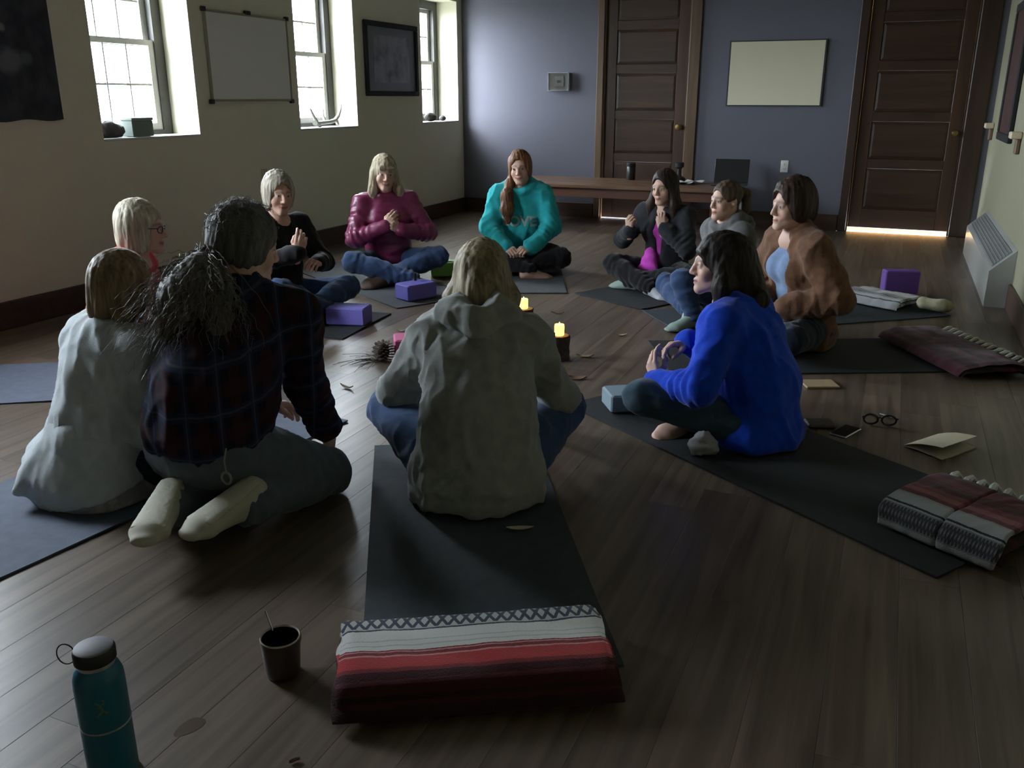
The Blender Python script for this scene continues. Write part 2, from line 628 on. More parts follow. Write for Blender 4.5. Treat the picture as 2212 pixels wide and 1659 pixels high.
box_obj('mat_board', (.002, -.44, .045), (.010, .44, .605), plain('grey_mount', (.17, .17, .185), .4), pf)
box_obj('print', (.010, -.33, .12), (.0125, .33, .535), m, pf)

# dark hanging cloth with a pale moon, left edge of the view
tp = empty('wall_tapestry', (XL, 3.46, 1.125), 0, 'dark navy wall tapestry with pale round blotches hanging beside the near window', 'tapestry')
m, nt, b = new_mat('navy_moon_cloth')
tc = N(nt, 'ShaderNodeTexCoord')
no = N(nt, 'ShaderNodeTexNoise')
no.inputs['Scale'].default_value = 9
no.inputs['Detail'].default_value = 5
nt.links.new(tc.outputs['Object'], no.inputs['Vector'])
rp = ramp(nt, [(.35, (.016, .019, .030)), (.75, (.055, .058, .072))])
nt.links.new(no.outputs['Fac'], rp.inputs[0])
last = rp.outputs[0]
for (cy, cz, r, colr) in ((.155, .485, .030, (.22, .22, .22)), (.175, .315, .085, (.12, .14, .15)), (.275, .33, .05, (.08, .10, .11)), (.24, .66, .04, (.06, .06, .07))):
    vd = N(nt, 'ShaderNodeVectorMath', operation='DISTANCE')
    wv = N(nt, 'ShaderNodeVectorMath', operation='ADD')
    sn = N(nt, 'ShaderNodeVectorMath', operation='SCALE')
    sn.inputs['Scale'].default_value = r * .9
    nt.links.new(no.outputs['Color'], sn.inputs[0])
    nt.links.new(tc.outputs['Object'], wv.inputs[0])
    nt.links.new(sn.outputs[0], wv.inputs[1])
    vd.inputs[1].default_value = (.0, cy + r * .45, cz + r * .45)
    nt.links.new(wv.outputs[0], vd.inputs[0])
    mr = N(nt, 'ShaderNodeMapRange')
    mr.interpolation_type = 'SMOOTHSTEP'
    mr.inputs[1].default_value = r * .7
    mr.inputs[2].default_value = r * 1.25
    mr.inputs[3].default_value = 1
    mr.inputs[4].default_value = 0
    nt.links.new(vd.outputs['Value'], mr.inputs[0])
    mx = N(nt, 'ShaderNodeMix', data_type='RGBA')
    nt.links.new(mr.outputs[0], mx.inputs[0])
    nt.links.new(last, mx.inputs[6])
    mx.inputs[7].default_value = (*colr, 1)
    last = mx.outputs[2]
nt.links.new(last, b.inputs['Base Color'])
b.inputs['Roughness'].default_value = .85
mb = MB()
ny, nz = 24, 30
vs = []
for i in range(ny + 1):
    for j in range(nz + 1):
        y = -.45 + .92 * i / ny
        z = 1.3 * j / nz + (.006 * math.sin(i * .8) if j == 0 else 0)
        vs.append((.010 + .004 * math.sin(y * 22 + z * 3) * (1 - j / nz), y, z))
n0 = len(vs)
vs += [(x - .006, y, z) for x, y, z in vs]
fs = []
for i in range(ny):
    for j in range(nz):
        q = (i * (nz + 1) + j, (i + 1) * (nz + 1) + j, (i + 1) * (nz + 1) + j + 1, i * (nz + 1) + j + 1)
        fs.append(q)
        fs.append(tuple(n0 + k for k in reversed(q)))
for i in range(ny):
    a, c = i * (nz + 1), (i + 1) * (nz + 1)
    fs.append((a, n0 + a, n0 + c, c))
for j in range(nz):
    a = ny * (nz + 1) + j
    fs.append((a, n0 + a, n0 + a + 1, a + 1))
mb.add(vs, fs)
mb.build('cloth', m, tp, True)
MB().tube([(.012, -.5, 1.30), (.012, .52, 1.30)], .010, 10).build('hanging_rod', M['black'], tp, True)

def wall_outlet(loc, rz, label, mat):
    o = empty('wall_outlet', loc, rz, label, 'outlet')
    box_obj('plate', (-.036, -.006, -.058), (.036, 0, .058), mat, o, .003)
    for z in (-.022, .022):
        box_obj('socket', (-.016, -.009, z - .014), (.016, -.005, z + .014), mat, o, .003)
        s = MB()
        s.box((-.008, -.0095, z - .004), (-.005, -.0088, z + .006))
        s.box((.005, -.0095, z - .004), (.008, -.0088, z + .006))
        s.box((-.002, -.0095, z - .011), (.002, -.0088, z - .007))
        s.build('slots', M['black'], o)
    return o
wall_outlet((-1.01, YB, .60), 0, 'white wall outlet on the slate blue wall right of the laptop', M['white_plastic'])
wall_outlet((XL, 5.72, .66), math.pi / 2, 'olive painted wall outlet low on the window wall', plain('olive_plate', (.50, .48, .36), .6))

# thermostat under a clear guard
th = empty('thermostat', (-3.385, YB, 1.32), 0, 'white thermostat in a clear guard box on the slate blue wall', 'thermostat')
box_obj('body', (-.055, -.022, .035), (.055, -.004, .145), plain('bright_plastic', (.85, .85, .84), .35), th, .004)
box_obj('display', (-.022, -.0235, .075), (.022, -.0215, .10), plain('lcd', (.10, .11, .10), .2), th)
box_obj('back_plate', (-.115, -.004, -.005), (.115, 0, .175), plain('clear_back', (.62, .63, .66), .25), th, .002)
m, nt, b = new_mat('clear_acrylic')
b.inputs['Transmission Weight'].default_value = 1.0
b.inputs['Roughness'].default_value = .08
b.inputs['IOR'].default_value = 1.3
b.inputs['Base Color'].default_value = (.93, .95, 1, 1)
gm = MB()
for lo, hi in (((-.115, -.05, -.005), (-.111, -.004, .175)), ((.111, -.05, -.005), (.115, -.004, .175)), ((-.111, -.05, .171), (.111, -.004, .175)), ((-.111, -.05, -.005), (.111, -.004, -.001))):
    gm.box(lo, hi)
gm.build('guard_rim', plain('guard_rim_plastic', (.55, .57, .6), .2), th)
box_obj('guard', (-.111, -.0505, -.001), (.111, -.0485, .171), M['pane'], th)

# cream board
cb = empty('pinboard', (-1.175, YB, 1.165), 0, 'cream rectangular board with thin dark edge on the slate blue wall', 'board')
box_obj('face', (-.435, -.022, .012), (.435, -.012, .593), plain('cream_board', (.66, .62, .45), .8), cb)
for lo, hi in (((-.45, -.02, 0), (.45, -.001, .012)), ((-.45, -.02, .593), (.45, -.001, .605)), ((-.45, -.02, .012), (-.435, -.001, .593)), ((.435, -.02, .012), (.45, -.001, .593))):
    box_obj('edge', lo, hi, plain('dark_edge', (.03, .03, .03), .6), cb)

# small pale wall brackets and the dark picture seen edge-on, right wall
for (y, z, lab) in ((9.06, .99, 'small pale-topped wooden wall bracket beside the right door'), (6.95, .985, 'small pale-topped wooden wall bracket right of the dark slim picture')):
    s = empty('wall_bracket', (XR, y, z), 0, lab, 'bracket')
    s['group'] = 'small brackets on the right wall'
    box_obj('shelf', (-.07, -.07, .0), (-.001, .07, .045), plain('pale_wood', (.62, .52, .36), .5), s, .006)
    box_obj('back_piece', (-.03, -.05, -.10), (-.001, .05, 0), plain('brown_wood_piece', (.16, .10, .06), .6), s, .006)
dp = empty('slim_picture', (XR, 7.87, .93), 0, 'dark framed picture on the right wall seen almost edge-on', 'picture')
for lo, hi in (((-.035, -.43, 0), (0, .43, .06)), ((-.035, -.43, .94), (0, .43, 1.0)), ((-.035, -.43, .06), (0, -.37, .94)), ((-.035, .37, .06), (0, .43, .94))):
    box_obj('frame', lo, hi, M['black_matt'], dp, .006)
box_obj('canvas', (-.022, -.37, .06), (-.004, .37, .94), plain('dark_red_canvas', (.05, .018, .016), .7, var=.5, bscale=9), dp)

# ------------------------------------------------------------------ long table against the back wall
tb = empty('low_table', (-2.55, 8.73, 0), 0, 'long low dark wooden table against the slate blue wall', 'table')
tw = wood('table_top_wood', (.10, .055, .032), (.19, .11, .066), .30, (.8, 9, 9))
ta = wood('table_apron_wood', (.075, .028, .016), (.12, .05, .03), .4, (.8, 9, 9))
for (a, b) in ((-.42, -.145), (-.14, .135), (.14, .42)):
    box_obj('top_board', (-1.10, a, .405), (1.12, b, .44), tw, tb, .006)
box_obj('apron', (-1.04, -.385, .315), (1.06, -.36, .405), ta, tb, .003)
box_obj('apron', (-1.04, .36, .315), (1.06, .385, .405), ta, tb, .003)
for x in (-1.04, 1.04):
    box_obj('apron', (x - .012, -.36, .315), (x + .012, .36, .405), ta, tb, .003)
    for y in (-.345, .345):
        box_obj('leg', (x - .035 * (1 if x < 0 else 1), y - .035, 0), (x + .035, y + .035, .405), ta, tb, .005)
# things on the table
cy = empty('dark_canister', (-2.50, 9.02, .44), 0, 'tall dark canister standing on the low table before the door', 'canister')
MB().lathe([(.042, 0), (.045, .006), (.045, .13), (.040, .137)], 24).build('body', M['black'], cy, True)
MB().lathe([(.046, .137), (.047, .142), (.047, .165), (.040, .172)], 24).build('lid', M['black_matt'], cy, True)
va = empty('dark_candlestick', (-1.98, 8.93, .44), 0, 'dark candlestick with round base on the low table right of the door knob side', 'candlestick')
va['label'] = 'dark candlestick with a wide round base at the right end of the low table'
MB().lathe([(.07, 0), (.075, .01), (.06, .045), (.03, .06), (.02, .075), (.018, .13), (.03, .14), (.045, .15), (.045, .19), (.03, .197)], 24).build('stem', M['black_matt'], va, True)
pp = empty('crumpled_papers', (-1.86, 8.80, .44), 0, 'loose pale papers in a low heap on the low table by the laptop', 'papers')
for k in range(4):
    a = rng.uniform(-.5, .5)
    Mx = Matrix.Translation((rng.uniform(-.10, .10), rng.uniform(-.05, .05), .002 + .006 * k)) @ Matrix.Rotation(a, 4, 'Z')
    q = MB()
    n = 6
    vs = [tuple(Mx @ Vector((-.10 + .2 * i / n, -.07 + .14 * j / n, .012 * (1 + math.sin(i * 1.3 + j * .9 + k)) * .6))) for i in range(n + 1) for j in range(n + 1)]
    vs += [(x, y, z - .0015) for x, y, z in vs]
    t = (n + 1) ** 2
    fs = []
    for i in range(n):
        for j in range(n):
            c4 = (i * (n + 1) + j, (i + 1) * (n + 1) + j, (i + 1) * (n + 1) + j + 1, i * (n + 1) + j + 1)
            fs += [c4, tuple(t + v for v in reversed(c4))]
    q.add(vs, fs).build('sheet', plain('paper_%d' % k, (.55, .54, .50), .8), pp, True)
lp = empty('laptop', (-1.46, 8.84, .44), rad(4), 'open laptop with a black screen at the right end of the low table', 'laptop')
box_obj('keyboard_base', (-.165, -.14, 0), (.165, .10, .016), plain('grey_laptop', (.09, .09, .10), .4, .6), lp, .004)
Mx = Matrix.Translation((0, .095, .016)) @ Matrix.Rotation(rad(-12), 4, 'X')
box_obj('screen', (-.165, -.004, 0), (.165, .006, .225), M['black'], lp, .003, Mx)
box_obj('keys', (-.145, -.05, .0155), (.145, .075, .018), M['black_matt'], lp, .001)

# ------------------------------------------------------------------ distance-field modelling (people, cloth)
def V3(*a): return np.array(a[0] if len(a) == 1 else a, float)
def unit(v):
    v = np.asarray(v, float)
    return v / (np.linalg.norm(v) + 1e-12)
def rx(a): c, s = math.cos(a), math.sin(a); return np.array([[1, 0, 0], [0, c, -s], [0, s, c]])
def ry(a): c, s = math.cos(a), math.sin(a); return np.array([[c, 0, s], [0, 1, 0], [-s, 0, c]])
def rzm(a): c, s = math.cos(a), math.sin(a); return np.array([[c, -s, 0], [s, c, 0], [0, 0, 1]])

class SDF:
    """smooth union of rounded solids, meshed on a grid"""
    def __init__(s): s.ops = []
    def cap(s, a, b, ra, rb=None, k=.02, sub=False):
        a, b = V3(a), V3(b)
        rb = ra if rb is None else rb
        r = max(ra, rb)
        s.ops.append(('cap', (a, b, ra, rb), k, sub, np.minimum(a, b) - r, np.maximum(a, b) + r)); return s
    def chain(s, pts, rs, k=.02):
        for i in range(len(pts) - 1):
            s.cap(pts[i], pts[i + 1], rs[i], rs[i + 1], k)
        return s
    def ell(s, c, r, R=None, k=.02, sub=False):
        c, r = V3(c), V3(r)
        R = np.eye(3) if R is None else R
        e = np.sqrt(((R * r[None, :]) ** 2).sum(1))
        s.ops.append(('ell', (c, r, R), k, sub, c - e, c + e)); return s
    def ecap(s, a, b, u, ra, rb, k=.02):
        """capsule with elliptic section: ra=(half width along u, half depth)"""
        a, b = V3(a), V3(b)
        r = max(*ra, *rb)
        s.ops.append(('ecap', (a, b, unit(u), ra, rb), k, False, np.minimum(a, b) - r, np.maximum(a, b) + r)); return s
    def box(s, c, h, R=None, rnd=.01, k=.01, sub=False):
        c, h = V3(c), V3(h)
        R = np.eye(3) if R is None else R
        e = (np.abs(R) * h[None, :]).sum(1)
        s.ops.append(('box', (c, h, R, rnd), k, sub, c - e, c + e)); return s
    def cut(s, n, c, k=.008):
        """remove everything with n.p > c"""
        s.ops.append(('cut', (unit(n), c), k, True, None, None)); return s
    def mesh(s, res, lo=None, hi=None):
        los = [o[4] for o in s.ops if not o[3]]
        his = [o[5] for o in s.ops if not o[3]]
        L = np.min(los, 0) - 3 * res if lo is None else V3(lo)
        Hh = np.max(his, 0) + 3 * res if hi is None else V3(hi)
        n = np.ceil((Hh - L) / res).astype(int) + 1
        F = np.full(n, .09, np.float32)
        for typ, p, k, sub, blo, bhi in s.ops:
            if typ == 'cut':
                i0, i1 = np.zeros(3, int), n
            else:
                pad = k + 3 * res
                i0 = np.clip(np.floor((blo - pad - L) / res).astype(int), 0, n)
                i1 = np.clip(np.ceil((bhi + pad - L) / res).astype(int) + 1, 0, n)
                if (i1 <= i0).any():
                    continue
            X = (L[0] + res * np.arange(i0[0], i1[0], dtype=np.float32)).astype(np.float32)[:, None, None]
            Y = (L[1] + res * np.arange(i0[1], i1[1], dtype=np.float32)).astype(np.float32)[None, :, None]
            Z = (L[2] + res * np.arange(i0[2], i1[2], dtype=np.float32)).astype(np.float32)[None, None, :]
            if typ == 'cap':
                a, b, ra, rb = p
                ab = b - a
                q = float(ab @ ab) + 1e-12
                x, y, z = X - a[0], Y - a[1], Z - a[2]
                h = np.clip((x * ab[0] + y * ab[1] + z * ab[2]) / q, 0, 1)
                d = np.sqrt((x - h * ab[0]) ** 2 + (y - h * ab[1]) ** 2 + (z - h * ab[2]) ** 2) - (ra + (rb - ra) * h)
            elif typ == 'ell':
                c, r, R = p
                x, y, z = X - c[0], Y - c[1], Z - c[2]
                l = [x * R[0, i] + y * R[1, i] + z * R[2, i] for i in range(3)]
                k0 = np.sqrt(sum((l[i] / r[i]) ** 2 for i in range(3)))
                k1 = np.sqrt(sum((l[i] / r[i] ** 2) ** 2 for i in range(3))) + 1e-9
                d = k0 * (k0 - 1) / k1
                d = np.where(k0 < .05, -r.min(), d)
            elif typ == 'ecap':
                a, b, u, ra, rb = p
                ab = b - a
                q = float(ab @ ab) + 1e-12
                t = ab / math.sqrt(q)
                u2 = unit(u - t * (u @ t))
                v2 = np.cross(t, u2)
                x, y, z = X - a[0], Y - a[1], Z - a[2]
                h = np.clip((x * ab[0] + y * ab[1] + z * ab[2]) / q, 0, 1)
                x, y, z = x - h * ab[0], y - h * ab[1], z - h * ab[2]
                ru = ra[0] + (rb[0] - ra[0]) * h
                rv = ra[1] + (rb[1] - ra[1]) * h
                lu = x * u2[0] + y * u2[1] + z * u2[2]
                lv = x * v2[0] + y * v2[1] + z * v2[2]
                lt = x * t[0] + y * t[1] + z * t[2]
                k0 = np.sqrt((lu / ru) ** 2 + (lv / rv) ** 2 + (lt / rv) ** 2)
                k1 = np.sqrt((lu / ru ** 2) ** 2 + (lv / rv ** 2) ** 2 + (lt / rv ** 2) ** 2) + 1e-9
                d = np.where(k0 < .05, -np.minimum(ru, rv), k0 * (k0 - 1) / k1)
            elif typ == 'box':
                c, hh, R, rnd = p
                x, y, z = X - c[0], Y - c[1], Z - c[2]
                l = [np.abs(x * R[0, i] + y * R[1, i] + z * R[2, i]) - (hh[i] - rnd) for i in range(3)]
                d = np.sqrt(sum(np.maximum(v, 0) ** 2 for v in l)) + np.minimum(np.maximum(np.maximum(l[0], l[1]), l[2]), 0) - rnd
            else:
                nn, c = p
                d = -(X * nn[0] + Y * nn[1] + Z * nn[2] - c)
            sl = tuple(slice(i0[i], i1[i]) for i in range(3))
            f = F[sl]
            if sub:
                e = -d
                h = np.maximum(k - np.abs(f - e), 0) / k
                F[sl] = np.maximum(f, e) + h * h * k * .25
            else:
                h = np.maximum(k - np.abs(f - d), 0) / k
                F[sl] = np.minimum(f, d) - h * h * k * .25
        F[0], F[-1] = .09, .09
        F[:, 0], F[:, -1] = .09, .09
        F[:, :, 0], F[:, :, -1] = .09, .09
        g = vdb.FloatGrid(.09)
        g.copyFromArray(np.ascontiguousarray(F))
        P, Q = g.convertToQuads(0)
        P = P.astype(np.float64) * res + L
        Q = np.asarray(Q, np.int64)
        if len(Q):
            a, b, c = P[Q[:, 0]], P[Q[:, 1]], P[Q[:, 2]]
            d4 = P[Q[:, 3]]
            vol = (a * np.cross(b, c)).sum() + (a * np.cross(c, d4)).sum()
            if vol < 0:
                Q = Q[:, ::-1]
        return P, Q

def vnormals(P, Q):
    n = np.cross(P[Q[:, 2]] - P[Q[:, 0]], P[Q[:, 3]] - P[Q[:, 1]])
    o = np.zeros_like(P)
    for k in range(3):
        o[:, k] = sum(np.bincount(Q[:, j], n[:, k], len(P)) for j in range(4))
    return o / (np.linalg.norm(o, axis=1, keepdims=True) + 1e-12)

def wav(P, scale, seed, octaves=5):
    """cheap smooth noise, about -1..1"""
    r = np.random.RandomState(seed)
    sc = np.asarray(scale, float) * np.ones(3)
    o = np.zeros(len(P))
    W = P * sc
    for i in range(octaves):
        d = r.normal(size=3)
        d /= np.linalg.norm(d)
        w2 = r.normal(size=3)
        o += np.sin(W @ d * 6.28 + r.uniform(0, 6.28) + 1.3 * np.sin(W @ w2 * 3.1 + r.uniform(0, 6.28)))
    return o / octaves

def ridge(P, scale, seed):
    """fold-like noise 0..1 with sharp crests"""
    return (1 - np.abs(wav(P, scale, seed, 3))) ** 3

def surf(P, Q, disp):
    n = vnormals(P, Q)
    return P + n * disp[:, None]

# ------------------------------------------------------------------ people
SKIN = {'fair': (.62, .40, .31), 'light': (.58, .37, .28), 'tan': (.52, .32, .235)}
M['skin'] = vcol('skin', .48, .4)
HAIR_STREAK = (95, 95, 9)

def ik(S, W, a, b, pole):
    S, W, pole = V3(S), V3(W), V3(pole)
    d = W - S
    L = min(np.linalg.norm(d), (a + b) * .998)
    u = unit(d)
    W = S + u * L
    x = (a * a - b * b + L * L) / (2 * L)
    h = math.sqrt(max(a * a - x * x, 0))
    p = pole - u * (pole @ u)
    return S + u * x + unit(p) * h, W

def head_mesh(tone, smile=.5, res=.0052, neck_to=None, lip=None, brow=(.16, .10, .07), fat=0.0):
    """head in its own frame: x right, y face, z up, origin between the ears"""
    s = SDF()
    s.ell((0, -.014, .030), (.073, .093, .083), k=.02)
    s.ell((0, .028, -.030), (.060 + fat * .008, .060, .080), k=.03)
    s.cap((.046, .005, -.058), (.012, .074, -.097), .023, .020, .02)
    s.cap((-.046, .005, -.058), (-.012, .074, -.097), .023, .020, .02)
    s.cap((-.008, .080, -.100), (.008, .080, -.100), .015, None, .015)
    for sx in (1, -1):
        s.ell((sx * .037, .060, -.036), (.024 + fat * .006, .022, .026), k=.018)
        s.cap((sx * .012, .0855, .019), (sx * .042, .070, .021), .010, .009, .014)
        s.ell((sx * .031, .095, .001), (.0165, .016, .0115), k=.012, sub=True)
        s.ell((sx * .031, .0735, .001), (.0135, .0125, .0125), k=.003)
        s.cap((sx * .018, .0845, .0085), (sx * .043, .0765, .0065), .0038, None, .004)
        s.cap((sx * .021, .0835, -.0085), (sx * .041, .0765, -.0075), .003, None, .004)
        s.ell((sx * .0745, -.010, -.006), (.008, .018, .031), rzm(sx * .35), k=.008)
        s.ell((sx * .0795, -.005, .002), (.004, .009, .014), rzm(sx * .35), k=.004, sub=True)
    s.cap((0, .088, .010), (0, .108, -.030), .0085, .0112, .012)
    for sx in (1, -1):
        s.ell((sx * .0115, .097, -.035), (.0085, .010, .0075), k=.008)
        s.ell((sx * .006, .101, -.0435), (.0036, .005, .004), k=.003, sub=True)
    s.ell((0, .075, -.066), (.030, .020, .021), k=.015)
    w = .021 + .006 * smile
    up = .005 * smile
    s.chain([(-w, .080, -.0655 + up), (-w * .4, .0945, -.0615), (0, .0955, -.0628), (w * .4, .0945, -.0615), (w, .080, -.0655 + up)], [.0028, .005, .0048, .005, .0028], .004)
    s.chain([(-w, .080, -.0665 + up), (-w * .45, .0925, -.073), (0, .0945, -.0745), (w * .45, .0925, -.073), (w, .080, -.0665 + up)], [.0028, .0052, .0058, .0052, .0028], .004)
    s.chain([(-w, .0865, -.0660 + up), (0, .1015, -.0678), (w, .0865, -.0660 + up)], [.0012] * 3, .003)
    s.ops[-1] = s.ops[-1][:3] + (True,) + s.ops[-1][4:]
    s.ops[-2] = s.ops[-2][:3] + (True,) + s.ops[-2][4:]
    if neck_to is not None:
        nb = V3(neck_to)
        s.cap((0, -.022, -.045), nb * .55 + V3(0, -.022, -.045) * .45, .052, .051, .03)
        s.cap(nb * .55 + V3(0, -.022, -.045) * .45, nb, .051, .062, .03)
        s.ell(nb + V3(0, .01, -.05), (.12, .07, .06), k=.05)
    P, Q = s.mesh(res)
    C = np.tile(V3(tone), (len(P), 1))
    X, Y, Z = P.T
    face = Y > .03
    # cheeks and nose a little redder
    for c, r, am in (((.04, .075, -.035), .028, .35), ((-.04, .075, -.035), .028, .35), ((0, .11, -.03), .016, .35)):
        g = np.exp(-((P - V3(c)) ** 2).sum(1) / (r * r)) * am
        C = C * (1 - g[:, None]) + (V3(tone) * V3(1.05, .72, .72)) * g[:, None]
    lipc = V3(lip or (V3(tone) * V3(.82, .50, .50)))
    ml = face & (np.abs(X) < w + .002) & (Y > .080)
    mid = -.0665 + up * (np.abs(X) / w) ** 2
    g = np.where(ml, np.exp(-((Z - mid) / .0085) ** 4), 0)
    C = C * (1 - g[:, None]) + lipc * g[:, None]
    g = np.where(ml, np.exp(-((Z - mid) / .0022) ** 2), 0)[:, None] * .75
    C = C * (1 - g) + lipc * .25 * g
    for sx in (1, -1):
        bz = .0215 + .004 * np.cos((np.abs(X) - .028) * 70)
        g = np.where(face & (X * sx > .010) & (X * sx < .052), np.exp(-((Z - bz) / .0046) ** 2), 0)[:, None] * .8
        C = C * (1 - g) + V3(brow) * g
        e = P - V3(sx * .031, .0735, .001)
        de = np.linalg.norm(e / V3(1.05, 1, .62), axis=1)
        on = (de < .0155) & (Y > .074)
        aw = on & (np.abs(e[:, 2]) < .0062)
        C[aw] = (.62, .60, .57)
        lid = on & (e[:, 2] > .0040) & (e[:, 2] < .0085)
        C[lid] = V3(brow) * .6
        ir = aw & (np.hypot(e[:, 0], e[:, 2]) < .0066)
        C[ir] = (.05, .035, .025)
    return P, Q, C

def hand_mesh(side, curl=.5, thumb=.5, spread=.06, res=.0036, tone=(.6, .4, .3), grip=None, point=None):
    """wrist at origin, fingers +y, back of the hand +z; thumb at -x on the right hand"""
    tx = -1 if side == 'R' else 1
    s = SDF()
    K = [(tx * .030, .080, .0), (tx * .010, .086, .003), (-tx * .010, .083, .002), (-tx * .028, .074, -.002)]
    s.ecap((0, -.055, 0), (0, .004, 0), (1, 0, 0), (.027, .021), (.026, .018), .012)
    for k in K:
        s.ecap((k[0] * .55, .008, -.001), (k[0], k[1] - .006, k[2] - .002), (1, 0, 0), (.013, .012), (.0115, .011), .012)
    s.ell((tx * .020, .030, -.008), (.018, .030, .013), k=.012)
    s.ell((-tx * .020, .030, -.007), (.014, .030, .012), k=.012)
    ln = [(.041, .025, .019), (.045, .029, .020), (.041, .027, .020), (.032, .020, .018)]
    tips = []
    for i, (k, l) in enumerate(zip(K, ln)):
        c = curl[i] if isinstance(curl, (list, tuple)) else curl
        a = 0.0
        sa = (1.5 - i) * spread * tx * (1 - .6 * c)
        p = V3(k)
        r = [.0098, .0090, .0083, .0072]
        if i == 3:
            r = [.0085, .0078, .0072, .0064]
        for j in range(3):
            a += c * (1.15, 1.35, .85)[j]
            q = p + l[j] * V3(math.sin(sa) * math.cos(a), math.cos(sa) * math.cos(a), -math.sin(a))
            s.cap(p, q, r[j], r[j + 1], .0035)
            p = q
        tips.append(p)
    t0 = V3(tx * .022, .018, -.006)
    ang = .95 - .55 * thumb
    t1 = t0 + .038 * V3(tx * math.sin(ang), math.cos(ang), -.25 - .5 * thumb)
    ang2 = ang - .35 - .5 * thumb
    t2 = t1 + .031 * unit(V3(tx * math.sin(ang2), math.cos(ang2), -.25 - .55 * thumb))
    ang3 = ang2 - .25 - .4 * thumb
    t3 = t2 + .024 * unit(V3(tx * math.sin(ang3), math.cos(ang3), -.3 - .4 * thumb))
    s.chain([t0, t1, t2, t3], [.0155, .0118, .0102, .0082], .006)
    P, Q = s.mesh(res)
    C = np.tile(V3(tone), (len(P), 1))
    for tpt in tips + [t3]:
        g = np.exp(-((P - tpt) ** 2).sum(1) / .012 ** 2)[:, None] * .35
        C = C * (1 - g) + V3(tone) * V3(1.03, .80, .80) * g
    return P, Q, C

def foot_shape(s, ankle, toe_dir, up, L=.235, r=1.0, k=.02):
    """adds a foot: ankle joint, toe direction, sole normal"""
    t, u = unit(toe_dir), unit(up)
    u = unit(u - t * (u @ t))
    w = np.cross(t, u)
    A = V3(ankle)
    heel = A - t * .045 - u * .035
    ball = A + t * (L - .105) - u * .050
    toe = A + t * (L - .06) - u * .056
    s.cap(A, heel, .034 * r, .030 * r, k)
    s.ecap(A + t * .01 - u * .01, ball, w, (.030 * r, .036 * r), (.044 * r, .024 * r), k)
    s.ecap(heel + u * .004, ball, w, (.029 * r, .026 * r), (.042 * r, .022 * r), k)
    s.ecap(ball, toe, w, (.044 * r, .022 * r), (.034 * r, .016 * r), k)
    return heel, ball, toe

